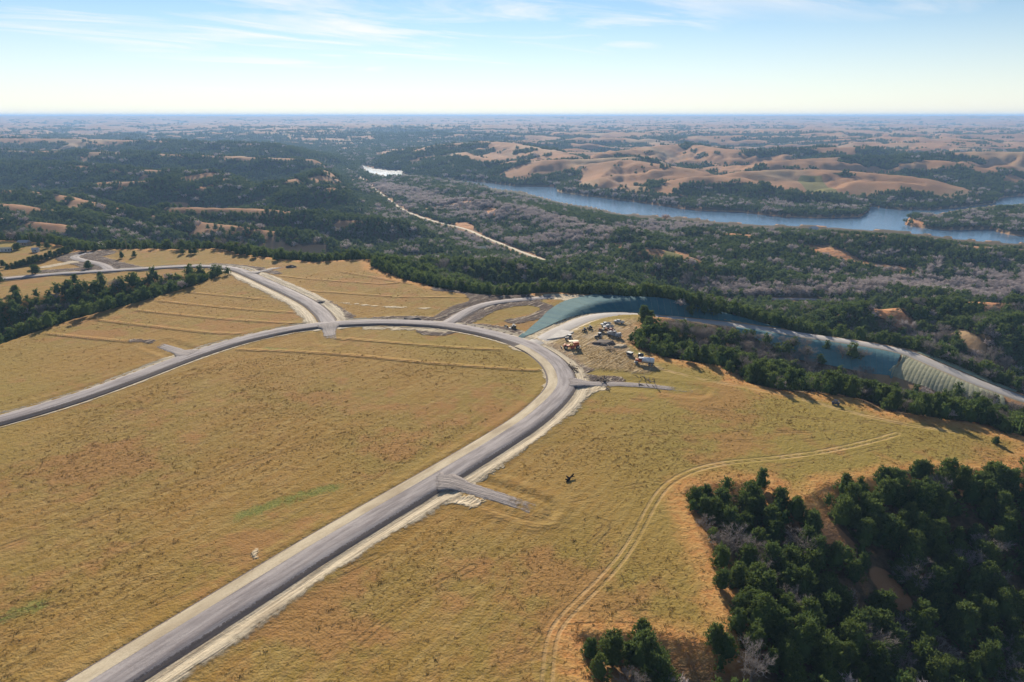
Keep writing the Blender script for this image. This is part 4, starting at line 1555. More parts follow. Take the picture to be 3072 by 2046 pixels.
# ------------------------------------------------------------------ erosion blankets on the cut and fill slopes
def mat_fabric(name, c1, c2, c3):
    m, nb, p, out = new_mat(name)
    pos = nb.n('ShaderNodeNewGeometry').outputs['Position']
    oi = nb.n('ShaderNodeObjectInfo')
    n = nb.noise(pos, .35, 4, .65)
    fn = nb.noise(pos, 2.5, 3, .7)
    c = nb.mix(nb.mr(n, .35, .65), c1, c2)
    c = nb.mix(nb.math('MULTIPLY', nb.mr(fn, .5, .75), .4), c, c3)
    c = nb.mix(nb.math('MULTIPLY', oi.outputs['Random'], .38), c, c3)
    nb.put(p.inputs['Base Color'], c)
    bmp = nb.n('ShaderNodeBump')
    bmp.inputs['Strength'].default_value = .5
    bmp.inputs['Distance'].default_value = .4
    nb.put(bmp.inputs['Height'], n)
    nb.put(p.inputs['Normal'], bmp.outputs[0])
    return m


teal = mat_fabric('teal_blanket', (.020, .092, .120), (.032, .118, .140), (.10, .185, .17))
teal2 = mat_fabric('blue_grey_blanket', (.075, .175, .20), (.095, .21, .225), (.15, .24, .22))
straw = mat_fabric('straw_blanket', (.30, .29, .19), (.38, .36, .24), (.20, .22, .13))
palegreen = mat_fabric('pale_green_blanket', (.27, .32, .22), (.35, .38, .26), (.18, .27, .22))
PT = np.gradient(PAVED[:, :2], axis=0)
PT /= np.linalg.norm(PT, axis=1, keepdims=True)
PN = np.stack([PT[:, 1], -PT[:, 0]], 1)
PS = np.concatenate([[0], np.cumsum(np.hypot(*np.diff(PAVED[:, :2], axis=0).T))])
_, PPX, PPY = in_view(PAVED[:, 0], PAVED[:, 1], PAVED[:, 2])


def blanket(name, label, px0, px1, inner, widths, mat, sgn, roll, slant=0.0, bulge=.05):
    """rolls laid side by side from the road shoulder up or down the bank; widths: [(px, metres)]"""
    root = link(bpy.data.objects.new(name, None))
    s0, s1 = np.interp([px0, px1], PPX, PS)
    xm = np.interp((s0 + s1) / 2, PS, PAVED[:, 0])
    root.location = (0, 0, 0)
    n = max(2, int((s1 - s0) / roll))
    ed = np.linspace(s0, s1, n + 1)
    K = 9
    grid = []
    for j in range(3):
        for t in np.linspace(0, 1, K):
            grid.append((j, t))
    allx, ally, meta = [], [], []
    for i in range(n):
        for j, t in grid:
            s = ed[i] + (ed[i + 1] - ed[i]) * (j / 2) * .985
            pxs = np.interp(s, PS, PPX)
            w = np.interp(pxs, [q[0] for q in widths], [q[1] for q in widths])
            inn = np.interp(pxs, [q[0] for q in inner], [q[1] for q in inner]) if isinstance(inner, list) else inner
            off = sgn * (inn + t * w)
            s2 = s + slant * t * w
            bx_, by_ = np.interp(s2, PS, PAVED[:, 0]), np.interp(s2, PS, PAVED[:, 1])
            nx, ny = np.interp(s2, PS, PN[:, 0]), np.interp(s2, PS, PN[:, 1])
            allx.append(bx_ + nx * off)
            ally.append(by_ + ny * off)
            meta.append(.16 + (bulge if j == 1 else 0) + .02 * (i % 2))
    z = height(np.array(allx), np.array(ally)) + np.array(meta)
    V = np.stack([allx, ally, z], 1).reshape(n, 3 * K, 3)
    Fq = []
    for j in range(2):
        for q in range(K - 1):
            a = j * K + q
            Fq.append((a, a + 1, a + K + 1, a + K))
    Fq = np.array(Fq)
    if sgn > 0:
        Fq = Fq[:, ::-1]
    for i in range(n):
        o = link(bpy.data.objects.new('strip', mesh_np('strip', V[i], Fq, mat, True)), root)
    tag(root, label, 'erosion blanket')
    return root


blanket('erosion_blanket', 'large dark teal erosion blanket on the bank behind the paved road', 1560, 2345, [(1560, 8.5), (1700, 6.5), (1850, 5.0), (2345, 5.0)],
        [(1560, 1.2), (1640, 3.5), (1720, 10), (1800, 19), (1880, 24), (1960, 22), (2060, 17), (2200, 11), (2345, 4)], teal, -1, 3.2)
blanket('erosion_blanket', 'blue-grey erosion blanket hanging on the slope below the paved road', 2200, 2708, 4.9, [(2200, 8), (2400, 14), (2600, 16), (2708, 15)], teal2, 1, 3.0)
blanket('erosion_blanket', 'straw-coloured blanket with slanted ridges below the road, next to the blue-grey one', 2712, 3020, 4.9, [(2712, 14), (2850, 12), (3020, 8)], straw, 1, 1.7, .35, .13)
blanket('erosion_blanket', 'pale green blanket on the outer side of the paved road at right', 2735, 3040, 4.9, [(2735, 4), (2850, 8), (3040, 5)], palegreen, -1, 3.0)

# concrete apron at the yard entrance
ax = np.array([unp(*q) for q in [(1640, 1019), (1690, 1012), (1722, 997), (1684, 990)]])
bm = bmesh.new()
lo_ = [bm.verts.new((x, y, -.3)) for x, y in ax]
hi_ = [bm.verts.new((x, y, .24)) for x, y in ax]
bm.faces.new(hi_)
for i in range(4):
    bm.faces.new([lo_[i], lo_[(i + 1) % 4], hi_[(i + 1) % 4], hi_[i]])
bmesh.ops.recalc_face_normals(bm, faces=bm.faces)
me = bpy.data.meshes.new('concrete_apron')
bm.to_mesh(me)
bm.free()
me.materials.append(simple_mat('concrete', (.47, .44, .40), .9, .12, .4, 0, .2))
tag(link(bpy.data.objects.new('concrete_apron', me)), kind='structure')

# ------------------------------------------------------------------ machines and other things in the yard
M = {k: simple_mat(k, *v) for k, v in dict(
    orange_paint=((.50, .13, .035), .5, .2, 1.5), orange_red=((.46, .085, .03), .5, .25, 1.5), cream=((.62, .53, .36), .6, .1), white_paint=((.46, .46, .46), .45, .08),
    tank_white=((.60, .64, .70), .35, .08), tyre=((.03, .028, .028), .9, .2), steel=((.22, .22, .23), .5, .2), dark_metal=((.045, .045, .05), .6, .3), glass=((.02, .03, .04), .15, .1),
    grey_paint=((.32, .32, .32), .5, .15), rust=((.26, .11, .05), .85, .3), wood=((.30, .22, .14), .9, .25), black_plastic=((.02, .024, .028), .35, .2), blue_black=((.03, .035, .06), .4, .2),
    yellow=((.50, .34, .06), .5, .2), red_brown=((.22, .06, .035), .6, .25), roof_grey=((.30, .30, .32), .6, .1), soil=((.10, .075, .062), .95, .3, 1.0), brush=((.13, .095, .07), .95, .3, 2.0),
    charred=((.012, .011, .011), 1.0, .2, 2.0, 0.0, 0.0), lamp=((.75, .72, .6), .3, .05), pale_soil=((.40, .31, .20), .95, .2, 1.0)).items()}


def build(name, mat, prims, parent, smooth=False):
    bm = bmesh.new()
    for pr in prims:
        k = pr[0]
        if k == 'box':          # centre, size, bevel, top taper
            _, c_, s_, bv, tp = pr
            g = bmesh.ops.create_cube(bm, size=1)['verts']
            for v in g:
                f_ = tp if v.co.z > 0 else 1.0
                v.co = Vector((v.co.x * s_[0] * (f_ if tp else 1), v.co.y * s_[1] * (.5 + .5 * f_ if tp else 1), v.co.z * s_[2])) + Vector(c_)
            if bv:
                es = list({e for v in g for e in v.link_edges})
                bmesh.ops.bevel(bm, geom=es, offset=bv, segments=2, affect='EDGES', profile=.6)
        elif k == 'cyl':        # centre, axis, radius, length, end radius factor
            _, c_, ax_, r_, l_, e_ = pr
            g = bmesh.ops.create_cone(bm, cap_ends=True, segments=16, radius1=r_, radius2=r_ * e_, depth=l_)['verts']
            rot_ = Vector((0, 0, 1)).rotation_difference(Vector(ax_)).to_matrix()
            for v in g:
                v.co = rot_ @ v.co + Vector(c_)
    me = bpy.data.meshes.new(name)
    bm.to_mesh(me)
    bm.free()
    me.materials.append(mat)
    if smooth:
        for q in me.polygons:
            q.use_smooth = len(q.vertices) == 4
    return link(bpy.data.objects.new(name, me), parent)


def bx(c_, s_, bv=.05, tp=1.0):
    return ('box', c_, s_, bv, tp)


def cy(c_, ax_, r_, l_, e_=1.0):
    return ('cyl', c_, ax_, r_, l_, e_)


WHEELS = {}


def wheel(root, x, y, r_, w_, rim='steel'):
    key = (r_, w_, rim)
    if key not in WHEELS:
        a = build('wheel', M['tyre'], [cy((0, 0, 0), (0, 1, 0), r_, w_ * .8), cy((0, w_ * .42, 0), (0, 1, 0), r_ * .97, w_ * .16, .9), cy((0, -w_ * .42, 0), (0, -1, 0), r_ * .97, w_ * .16, .9)], root)
        q = build('rim', M[rim], [cy((0, 0, 0), (0, 1, 0), r_ * .52, w_ * 1.04)], a)
        WHEELS[key] = (a.data, q.data)
        a.location = (x, y, r_)
        return a
    a = link(bpy.data.objects.new('wheel', WHEELS[key][0]), root)
    a.location = (x, y, r_)
    link(bpy.data.objects.new('rim', WHEELS[key][1]), a)
    return a


def stand(name, label, cat, pf, pb=None, z=0.0, group=None, yaw=None):
    """an Empty at the thing's base; pf/pb: pixels of its front and rear on the ground"""
    xf, yf = (float(q) for q in unp(*pf[:2], z))
    o = link(bpy.data.objects.new(name, None))
    if pb is not None:
        xb, yb = (float(q) for q in unp(*pb[:2], z))
        cx0, cy0 = (xf + xb) / 2, (yf + yb) / 2
        a = math.atan2(yf - yb, xf - xb)
    else:
        cx0, cy0, a = xf, yf, R(yaw or 0)
    o.location = (cx0, cy0, H1(cx0, cy0) + .02)
    o.scale = (.86, .86, .86)
    o.rotation_euler = (0, 0, a)
    tag(o, label, cat, group)
    return o


# tanker truck with orange cab
t = stand('tanker_truck', 'orange-cab tanker truck with white tank parked on the grass', 'truck', (1906, 1091), (1960, 1097))
build('chassis', M['dark_metal'], [bx((0, 0, .95), (8.6, .9, .28)), bx((3.9, 0, .75), (.5, 2.2, .3))], t)
cab = build('cab', M['orange_red'], [bx((1.9, 0, 2.0), (1.5, 2.2, 1.7), .12, .9)], t)
build('windshield', M['glass'], [bx((2.6, 0, 2.35), (.12, 1.8, .7), .02)], cab)
for s_ in (-1, 1):
    build('side_window', M['glass'], [bx((1.9, s_ * 1.07, 2.35), (.8, .08, .6), .02)], cab)
build('cab_roof', M['white_paint'], [bx((1.9, 0, 2.92), (1.4, 2.0, .14), .04)], cab)
build('hood', M['orange_paint'], [bx((3.3, 0, 1.65), (1.5, 1.5, .95), .15, .9)], t)
for s_ in (-1, 1):
    build('fender', M['white_paint'], [bx((3.35, s_ * .98, 1.25), (1.35, .5, .3), .1)], t)
    build('headlight', M['lamp'], [cy((4.15, s_ * .85, 1.2), (1, 0, 0), .16, .12)], t)
tk = build('tank', M['tank_white'], [cy((-1.55, 0, 2.2), (1, 0, 0), 1.12, 4.9), cy((1.02, 0, 2.2), (1, 0, 0), 1.12, .28, .72), cy((-4.12, 0, 2.2), (-1, 0, 0), 1.12, .28, .72)], t, True)
build('walkway', M['white_paint'], [bx((-1.55, 0, 3.36), (4.4, .6, .08), .02)], tk)
build('hatch', M['dark_metal'], [cy((-1.9, 0, 3.45), (0, 0, 1), .3, .22)], tk)
build('tank_band', M['steel'], [cy((-.3, 0, 2.2), (1, 0, 0), 1.14, .08), cy((-2.6, 0, 2.2), (1, 0, 0), 1.14, .08)], tk)
build('exhaust_stack', M['steel'], [cy((1.05, .95, 2.5), (0, 0, 1), .08, 2.4)], t)
build('bumper', M['white_paint'], [bx((4.3, 0, .75), (.2, 2.3, .35), .05)], t)
for x_ in (3.35, -2.2, -3.4):
    for s_ in (-1, 1):
        wheel(t, x_, s_ * .98, .52, .42, 'grey_paint')

# orange soil stabiliser
t = stand('soil_stabilizer', 'big orange road machine with cream canopy beside the dark verge', 'machine', (1680, 1046), (1748, 1043))
build('frame', M['orange_red'], [bx((0, 0, 1.25), (7.6, 1.7, .7), .08), bx((-2.6, 0, 1.0), (1.4, 2.3, .9), .1)], t)
build('engine_hood', M['orange_paint'], [bx((-2.3, 0, 2.2), (2.6, 1.9, 1.4), .14, .92)], t)
build('operator_deck', M['yellow'], [bx((.2, 0, 1.75), (1.9, 2.0, .35), .06), bx((.4, .5, 2.2), (.5, .5, .7), .06), bx((-.3, 0, 2.25), (.4, 1.5, .7), .06)], t)
cn = build('canopy', M['cream'], [bx((-1.0, 0, 3.6), (4.6, 2.3, .16), .05)], t)
for x_ in (.9, -2.9):
    for s_ in (-1, 1):
        build('canopy_post', M['orange_paint'], [bx((x_, s_ * .95, 2.6), (.12, .12, 2.0), .02)], cn)
build('drum_hood', M['orange_red'], [bx((-.4, 0, .75), (1.8, 2.7, 1.1), .2, .8)], t)
build('tow_arm', M['orange_paint'], [bx((3.2, 0, 1.5), (1.8, .7, .5), .08), bx((3.0, 0, 1.95), (.9, 1.2, .5), .08)], t)
build('push_plate', M['dark_metal'], [bx((4.9, 0, .7), (.25, 2.3, .9), .04)], t)
build('rear_step', M['steel'], [bx((-4.1, 0, .9), (.5, 1.8, .2), .03)], t)
for x_ in (2.9, -2.9):
    for s_ in (-1, 1):
        wheel(t, x_, s_ * 1.25, .85, .65, 'cream')


def tractor(label, pf, pb, col, cat='tractor'):
    t = stand('tractor', label, cat, pf, pb, group='machines parked in the yard')
    build('hood', M[col], [bx((1.0, 0, 1.15), (1.8, .8, .7), .1, .9)], t)
    build('body', M['dark_metal'], [bx((.1, 0, .8), (3.4, .6, .5), .06)], t)
    c_ = build('cab', M['glass'], [bx((-.7, 0, 1.9), (1.2, 1.3, 1.2), .08, .92)], t)
    build('cab_roof', M['white_paint'], [bx((-.7, 0, 2.6), (1.4, 1.5, .16), .05)], c_)
    for s_ in (-1, 1):
        build('fender', M['white_paint'], [bx((-.9, s_ * .95, 1.5), (1.3, .45, .14), .05), bx((-.35, s_ * .95, 1.3), (.14, .45, .4), .03)], t)
        wheel(t, -.95, s_ * .95, .75, .45, 'cream')
        wheel(t, 1.35, s_ * .75, .45, .32, 'cream')
    return t


tractor('grey tractor with pale fenders right behind the orange road machine', (1692, 1020), (1720, 1018), 'grey_paint')
tractor('dark tractor with pale fenders in front of the parked trucks', (1784, 1016), (1806, 1012), 'dark_metal')


def pickup(label, pf, pb, col='white_paint'):
    t = stand('pickup_truck', label, 'pickup', pf, pb, group='pickups in the yard')
    build('body', M[col], [bx((0, 0, .78), (5.5, 1.9, .55), .1), bx((1.85, 0, 1.15), (1.6, 1.8, .35), .12)], t)
    c_ = build('cab', M[col], [bx((.35, 0, 1.55), (1.9, 1.75, .75), .15, .82)], t)
    build('windshield', M['glass'], [bx((1.2, 0, 1.5), (.12, 1.5, .5), .02)], c_)
    build('rear_window', M['glass'], [bx((-.55, 0, 1.5), (.1, 1.4, .45), .02)], c_)
    for s_ in (-1, 1):
        build('side_window', M['glass'], [bx((.35, s_ * .84, 1.55), (1.2, .08, .42), .02)], c_)
        build('headlight', M['lamp'], [bx((2.72, s_ * .7, .95), (.08, .35, .18), .02)], t)
        build('bed_side', M[col], [bx((-1.7, s_ * .88, 1.2), (2.1, .12, .45), .03)], t)
    build('bed_floor', M['dark_metal'], [bx((-1.7, 0, 1.08), (2.0, 1.6, .06), .01)], t)
    build('tailgate', M[col], [bx((-2.72, 0, 1.18), (.1, 1.8, .45), .02)], t)
    for x_ in (1.75, -1.7):
        for s_ in (-1, 1):
            wheel(t, x_, s_ * .85, .4, .28)
    return t


pickup('white pickup at the back of the parked row, nearest the paved road', (1800, 979), (1834, 974))
pickup('white pickup in front of the other one in the parked row', (1808, 986), (1842, 983))
pickup('white pickup parked alone by the paved road, right of the row', (1848, 968), (1866, 971))


def flatbed(label, pf, pb, cabcol, deckcol, load):
    t = stand('flatbed_truck', label, 'truck', pf, pb, group='flatbed trucks in the yard')
    build('chassis', M['dark_metal'], [bx((0, 0, .8), (7.6, .9, .3), .04)], t)
    c_ = build('cab', M[cabcol], [bx((2.4, 0, 1.75), (1.4, 2.1, 1.5), .14, .9)], t)
    build('windshield', M['glass'], [bx((3.06, 0, 2.05), (.12, 1.7, .6), .02)], c_)
    build('hood', M[cabcol], [bx((3.6, 0, 1.35), (1.2, 1.6, .8), .14, .9)], t)
    dk = build('deck', M[deckcol], [bx((-1.3, 0, 1.2), (5.4, 2.4, .2), .03)], t)
    for i in range(4):
        for s_ in (-1, 1):
            build('stake', M[deckcol], [bx((-3.6 + i * 1.5, s_ * 1.12, 1.75), (.1, .08, 1.0), .01)], dk)
    for i, (cc, col) in enumerate(load):
        build('load_box', M[col], [bx((-3.0 + i * 1.5, 0, 1.3 + cc / 2), (1.2, 1.7, cc), .06)], dk)
    for x_ in (3.3, -1.8, -2.9):
        for s_ in (-1, 1):
            wheel(t, x_, s_ * .95, .48, .36, 'cream')
    return t


flatbed('brown flatbed truck with rusty cargo in the middle of the parked row', (1846, 1000), (1790, 995), 'red_brown', 'wood', [(.8, 'rust'), (.5, 'dark_metal'), (1.1, 'rust')])
flatbed('grey flatbed truck with pale cargo at the near end of the parked row', (1818, 1004), (1868, 1017), 'grey_paint', 'grey_paint', [(1.5, 'grey_paint'), (1.0, 'white_paint'), (1.7, 'steel')])


def atv(label, pf, pb, col, group='small utility vehicles'):
    t = stand('utility_vehicle', label, 'utility vehicle', pf, pb, group=group)
    build('body', M[col], [bx((0, 0, .65), (2.6, 1.3, .45), .1), bx((1.0, 0, .95), (.8, 1.2, .3), .1)], t)
    build('cargo_bed', M['dark_metal'], [bx((-.95, 0, 1.0), (.9, 1.3, .3), .04)], t)
    build('seat', M['black_plastic'], [bx((-.05, 0, .98), (.5, 1.1, .25), .05), bx((-.35, 0, 1.25), (.15, 1.1, .5), .04)], t)
    rf = build('roof', M[col], [bx((0, 0, 1.9), (1.3, 1.25, .08), .03)], t)
    for x_ in (-.5, .6):
        for s_ in (-1, 1):
            build('roof_post', M['dark_metal'], [bx((x_, s_ * .58, 1.4), (.07, .07, 1.0), .01)], rf)
    for x_ in (.95, -.95):
        for s_ in (-1, 1):
            wheel(t, x_, s_ * .6, .34, .28)
    return t


atv('dark utility vehicle at the grassy verge, left of the pair', (1746, 996), (1760, 990), 'black_plastic')
atv('dark utility vehicle at the grassy verge, right of the pair', (1762, 988), (1776, 984), 'dark_metal')
atv('blue-black utility vehicle alone on the open field by the ravine trees', (2500, 1216), (2512, 1218), 'blue_black')


def loader(label, pf, pb, col):
    t = stand('skid_loader', label, 'loader', pf, pb, group='skid loaders')
    build('body', M[col], [bx((-.3, 0, .9), (2.2, 1.3, .9), .1, .92)], t)
    c_ = build('cage', M['dark_metal'], [bx((-.1, 0, 2.0), (1.2, 1.2, .12), .03)] + [bx((x_, s_ * .55, 1.6), (.08, .08, .9), .01) for x_ in (-.6, .4) for s_ in (-1, 1)], t)
    build('seat', M['black_plastic'], [bx((-.2, 0, 1.5), (.5, .6, .5), .05)], c_)
    for s_ in (-1, 1):
        build('lift_arm', M[col], [bx((.2, s_ * .78, 1.3), (2.2, .16, .24), .03), bx((1.3, s_ * .78, .8), (.2, .16, 1.0), .03)], t)
        for x_ in (.45, -.75):
            wheel(t, x_, s_ * .75, .42, .3, 'yellow')
    build('bucket', M['steel'], [bx((1.8, 0, .35), (.7, 1.8, .1), .02), bx((1.45, 0, .65), (.1, 1.8, .6), .02)], t)
    return t


loader('black skid loader on the small field inside the dirt loop', (1533, 984), (1548, 982), 'dark_metal')
t = stand('loader_bucket', 'pale loader bucket lying beside the black skid loader', 'bucket', (1514, 981), (1522, 979))
build('shell', M['cream'], [bx((0, 0, .08), (1.1, 2.0, .1), .02), bx((-.5, 0, .45), (.12, 2.0, .8), .02)], t)
for s_ in (-1, 1):
    build('side_plate', M['rust'], [bx((-.1, s_ * 1.0, .4), (.9, .08, .7), .02)], t)

t = stand('plastic_tank', 'black round tank lying behind the tanker truck', 'tank', (1914, 1072), (1930, 1074))
build('drum', M['black_plastic'], [cy((0, 0, 1.0), (1, 0, 0), .95, 2.2), cy((1.18, 0, 1.0), (1, 0, 0), .95, .16, .75), cy((-1.18, 0, 1.0), (-1, 0, 0), .95, .16, .75)], t, True)
build('band', M['steel'], [cy((.5, 0, 1.0), (1, 0, 0), .97, .06), cy((-.5, 0, 1.0), (1, 0, 0), .97, .06)], t)
build('cradle', M['dark_metal'], [bx((.6, 0, .12), (.3, 1.6, .3), .03), bx((-.6, 0, .12), (.3, 1.6, .3), .03)], t)
t = stand('spreader_box', 'dark steel spreader box between the green verge and the black tank', 'box', (1882, 1066), (1896, 1070))
build('hopper', M['dark_metal'], [bx((0, 0, 1.1), (2.4, 1.9, 1.1), .06, 1.1)], t)
build('skid', M['steel'], [bx((0, .75, .25), (2.8, .2, .3), .03), bx((0, -.75, .25), (2.8, .2, .3), .03)], t)
build('hopper_lip', M['lamp'], [bx((0, 0, 1.72), (2.7, 2.1, .12), .03)], t)
t = stand('frame_bench', 'small pale steel frame on the bare ground right of the lone pickup', 'frame', (1876, 972), (1890, 974))
for s_ in (-1, 1):
    build('side_rail', M['cream'], [bx((0, s_ * .7, .6), (2.2, .12, .12), .01)], t)
    for x_ in (-1, 1):
        build('post', M['cream'], [bx((x_, s_ * .7, .3), (.12, .12, .6), .01)], t)
build('cross_rail', M['cream'], [bx((1.0, 0, .6), (.12, 1.4, .12), .01), bx((-1.0, 0, .6), (.12, 1.4, .12), .01)], t)


# ------------------------------------------------------------------ sheds, houses, poles
def gable(name, label, cat, px, py, z, size, wallm, roofm, yaw, doors=1, wins=2):
    x, y = (float(q) for q in unp(px, py, z))
    t = link(bpy.data.objects.new(name, None))
    t.location = (x, y, H1(x, y) - .1)
    t.rotation_euler = (0, 0, R(yaw))
    L_, W_, h_ = size
    build('wall', wallm, [bx((0, 0, h_ / 2), (L_, W_, h_), 0)], t)
    bm = bmesh.new()
    rh = W_ * .32
    o_ = .35
    vs = [bm.verts.new(q) for q in [(-L_ / 2 - o_, -W_ / 2 - o_, h_ - .05), (L_ / 2 + o_, -W_ / 2 - o_, h_ - .05), (L_ / 2 + o_, W_ / 2 + o_, h_ - .05), (-L_ / 2 - o_, W_ / 2 + o_, h_ - .05), (-L_ / 2 - o_, 0, h_ + rh), (L_ / 2 + o_, 0, h_ + rh)]]
    for q in ((0, 1, 5, 4), (2, 3, 4, 5), (0, 4, 3), (1, 2, 5), (0, 3, 2, 1)):
        bm.faces.new([vs[k] for k in q])
    bmesh.ops.recalc_face_normals(bm, faces=bm.faces)
    me = bpy.data.meshes.new('roof')
    bm.to_mesh(me)
    bm.free()
    me.materials.append(roofm)
    link(bpy.data.objects.new('roof', me), t)
    for i in range(doors):
        build('door', M['grey_paint'], [bx((-L_ * .25 + i * 2, -W_ / 2 - .02, 1.05), (1.1, .1, 2.1), 0)], t)
    for i in range(wins):
        build('window', M['glass'], [bx((L_ * .08 + i * 1.7, -W_ / 2 - .02, h_ * .55), (.9, .1, .9), 0)], t)
    tag(t, label, cat)
    return t


gable('shed', 'small white shed on the grass at the far left', 'shed', 108, 756, 0, (3.8, 3.0, 2.2), M['white_paint'], M['white_paint'], 12, 1, 1)
gable('shed', 'long grey-roofed shed half hidden by cedars at the far left', 'shed', 74, 736, 0, (7.5, 4.5, 2.4), M['wood'], M['roof_grey'], -4, 1, 2)
gable('shed', 'long low white trailer shed at the left frame edge', 'shed', 18, 755, 0, (7.0, 2.6, 2.2), M['white_paint'], M['cream'], 18, 1, 3)
gable('house', 'white farmhouse in the valley left of the pale road', 'house', 1441, 752, -66, (12, 9, 4.5), M['white_paint'], M['cream'], 20, 1, 3)
gable('house', 'cabin on a small lawn close below the pale valley road', 'house', 1514, 776, -66, (10, 7, 3.5), M['cream'], M['roof_grey'], -10, 1, 2)
gable('house', 'white cabin among the leafless trees by the near lake shore', 'house', 2440, 690, -70, (11, 8, 4.0), M['white_paint'], M['white_paint'], 15, 1, 2)


def pole(label, px, py, z, h):
    x, y = (float(q) for q in unp(px, py, z))
    t = link(bpy.data.objects.new('utility_pole', None))
    t.location = (x, y, H1(x, y) - .2)
    build('shaft', M['wood'], [cy((0, 0, h / 2), (0, 0, 1), .16, h, .7)], t)
    a = build('crossarm', M['wood'], [bx((0, 0, h - .7), (2.4, .14, .16), 0)], t)
    for q in (-1, 0, 1):
        build('insulator', M['lamp'], [cy((q * 1.05, 0, h - .5), (0, 0, 1), .07, .25)], a)
    tag(t, label, 'pole', 'utility poles')


pole('utility pole above the sheds at the far left', 93, 738, 0, 10)
pole('utility pole at the edge of the far hill, right of the dirt loop', 381, 752, 0, 9)
pole('utility pole on the wooded slope in the right half of the valley', 2798, 822, -44, 11)
pole('utility pole below the wooded slope behind the teal blanket', 2016, 868, -38, 11)


# ------------------------------------------------------------------ brush piles, soil heaps, the dark branch
def brush(label, px, py, n, L_, spread, col='brush'):
    x, y = (float(q) for q in unp(px, py, 0))
    t = link(bpy.data.objects.new('brush_pile', None))
    t.location = (x, y, H1(x, y))
    t.rotation_euler = (0, 0, rng.uniform(0, 3))
    for i in range(n):
        a = rng.normal() * .5
        c0 = np.array([rng.normal() * spread, rng.normal() * spread * .4, .15 + abs(rng.normal()) * .45])
        d = np.array([math.cos(a), math.sin(a), rng.normal() * .15])
        l_ = L_ * rng.uniform(.4, 1)
        P_ = [c0 - d * l_ / 2, c0 + rng.normal(size=3) * .15, c0 + d * l_ / 2]
        v, f = tube(P_, [.16, .13, .05], 5)
        link(bpy.data.objects.new('log', mesh_np('log', v, f, M[col], True)), t)
    tag(t, label, 'brush pile', 'piles of cleared brush')


brush('dark brush pile beside the curve of the gravel road', 1716, 1102, 26, 3.6, 1.9)
brush('long brush pile just above the start of the east stub road', 1812, 1138, 30, 4.0, 3.2)
brush('low brush pile above the far end of the east stub road', 1942, 1148, 18, 3.4, 3.4)
brush('brush pile at the near end of the parked trucks', 1830, 1048, 22, 3.4, 2.4, 'wood')
brush('small brush heap just below the start of the east stub road', 1822, 1170, 8, 2.8, 1.4)


def heap(name, label, px, py, r_, h_, col):
    x, y = (float(q) for q in unp(px, py, 0))
    V, Fc = ICO2
    V = V.copy()
    V[:, 2] = np.clip(V[:, 2], -.1, 1)
    rr = 1 + .22 * np.sin(V[:, 0] * 5 + px) * np.cos(V[:, 1] * 4 + py) + .08 * rng.normal(size=len(V))
    V = V * rr[:, None] * np.array([r_, r_ * .7, h_])
    o = link(bpy.data.objects.new(name, mesh_np(name, V, Fc, M[col], False)))
    o.location = (x, y, H1(x, y) - .1)
    o.rotation_euler = (0, 0, rng.uniform(-.3, .3))
    tag(o, label, 'soil heap', 'soil heaps')


heap('soil_heap', 'small dark soil heap alone on the far hill meadow', 873, 802, 3.2, 1.5, 'soil')
heap('soil_heap', 'dark soil heap where the north spur meets the gravel road', 1240, 958, 4.2, 1.3, 'soil')
heap('soil_heap', 'grey-brown soil heap in the middle of the machine yard', 1815, 1030, 5.0, 1.2, 'soil')
heap('soil_heap', 'dark soil heap beside the branch road, left of the pale trench', 962, 905, 4.0, 1.1, 'soil')
heap('soil_heap', 'pale soil heap right of the dark heap in the machine yard', 1862, 1040, 3.0, .9, 'pale_soil')

x, y = (float(q) for q in unp(1710, 1440, 0))
t = link(bpy.data.objects.new('fallen_branch', None))
t.location = (x, y, H1(x, y))
v, f = tube([(-.9, -1.1, .1), (-.2, .0, .35), (-.9, 1.3, .5)], [.30, .42, .12], 6)
link(bpy.data.objects.new('limb', mesh_np('limb', v, f, M['charred'], True)), t)
for P_ in ([(-.3, .1, .3), (.5, .9, .6), (1.3, 1.1, .4)], [(.4, .8, .5), (1.0, 1.6, .8), (1.2, 1.9, .5)], [(-.5, -.5, .3), (-1.1, -.6, .5), (-1.3, -.2, .4)]):
    v, f = tube(P_, [.24, .2, .05], 5)
    link(bpy.data.objects.new('fork', mesh_np('fork', v, f, M['charred'], True)), t)
tag(t, 'black fallen branch lying alone on the golden field right of the road', 'branch')

# ------------------------------------------------------------------ grass tufts on the near fields
tuft_mat = foliage_mat('dry_tufts', (.15, .085, .03), (.33, .215, .075), .3, (.40, .28, .11))


def tuft(seed, n, spread):
    rg = np.random.default_rng(seed)
    C = np.stack([rg.normal(size=n) * spread, rg.normal(size=n) * spread, np.zeros(n)], 1)
    D = np.stack([rg.normal(size=n) * .5, rg.normal(size=n) * .5, np.ones(n)], 1)
    v, f = tri_cloud(C, D, rg.uniform(.5, 1.1, n), rg.uniform(.18, .34, n), rg)
    return v, f, np.repeat(rg.random(n), 3)


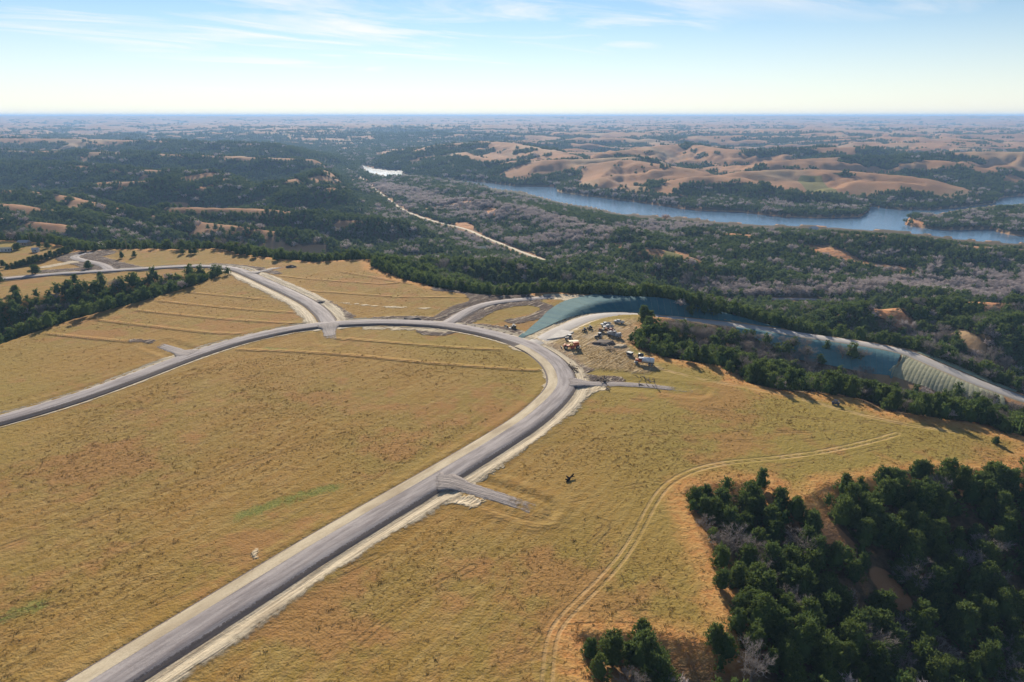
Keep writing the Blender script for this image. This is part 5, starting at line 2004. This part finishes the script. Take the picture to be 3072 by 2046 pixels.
TUFTS = forest_group('tuft_stock', [bpy.data.objects.new('g%d' % i, crown_mesh('tuft', tuft(401 + i, 12, .45), tuft_mat)) for i in range(3)])
n = 120000
rt = np.sqrt(rng.uniform(85 ** 2, 420 ** 2, n))
rt = np.where(rng.random(n) < .55, 85 + (rt - 85) * .55, rt)
at = np.radians(rng.uniform(-45, 45, n))
tx, ty = rt * np.sin(at), rt * np.cos(at)
th, ts, _, _, trd = height(tx, ty, True)
tdk = np.minimum(np.minimum(lines_attr(DARKS, 0, 20, tx, ty), lines_attr(PALES, 0, 20, tx, ty)), lines_attr(TRACKS, 0, 20, tx, ty) - 1.6)
d, _, _ = dpoly(tx, ty, PAVED, 60)
vis, _, _ = in_view(tx, ty, th, 60)
dens = .5 + .8 * fbm(tx, ty, 38, 3, 411)
m = vis & (ts < 3) & (trd > 9.5) & (tdk > .5) & (d > 9) & (rng.random(n) < dens)
tx, ty, th = tx[m], ty[m], th[m]
sz = rng.uniform(.10, .30, len(tx)) * np.where(rng.random(len(tx)) < .06, 1.9, 1)
scatter('grass_tufts', np.stack([tx, ty, th - .03], 1), rng.uniform(0, 6.28, len(tx)), np.stack([sz * 1.5, sz * 1.5, sz], 1), rng.integers(0, 3, len(tx)), TUFTS,
        'dry grass tufts and weeds scattered over the golden fields', 'grass')
print('tufts', len(tx))

# ------------------------------------------------------------------ air
HAZE_DENSITY = 9.5e-5
hm = bpy.data.materials.new('haze')
hm.use_nodes = True
hm.node_tree.nodes.clear()
nb = NB(hm.node_tree)
out = nb.n('ShaderNodeOutputMaterial')
pv = nb.n('ShaderNodeVolumePrincipled')
pv.inputs['Color'].default_value = (.38, .62, 1.0, 1)
pv.inputs['Density'].default_value = HAZE_DENSITY
pv.inputs['Anisotropy'].default_value = .1
hm.node_tree.links.new(pv.outputs[0], out.inputs['Volume'])
bm = bmesh.new()
bmesh.ops.create_cube(bm, size=1)
zlo, zhi = float(GZ.min()) - 3, max(float(GZ.max()) + 14, CAMZ + 8)
for v in bm.verts:
    v.co = Vector((v.co.x * 124000, v.co.y * 124000, zlo if v.co.z < 0 else zhi))
me = bpy.data.meshes.new('haze')
bm.to_mesh(me)
bm.free()
me.materials.append(hm)
tag(link(bpy.data.objects.new('haze', me)), 'thin blue haze lying over the distant hills', 'haze', kind='stuff')
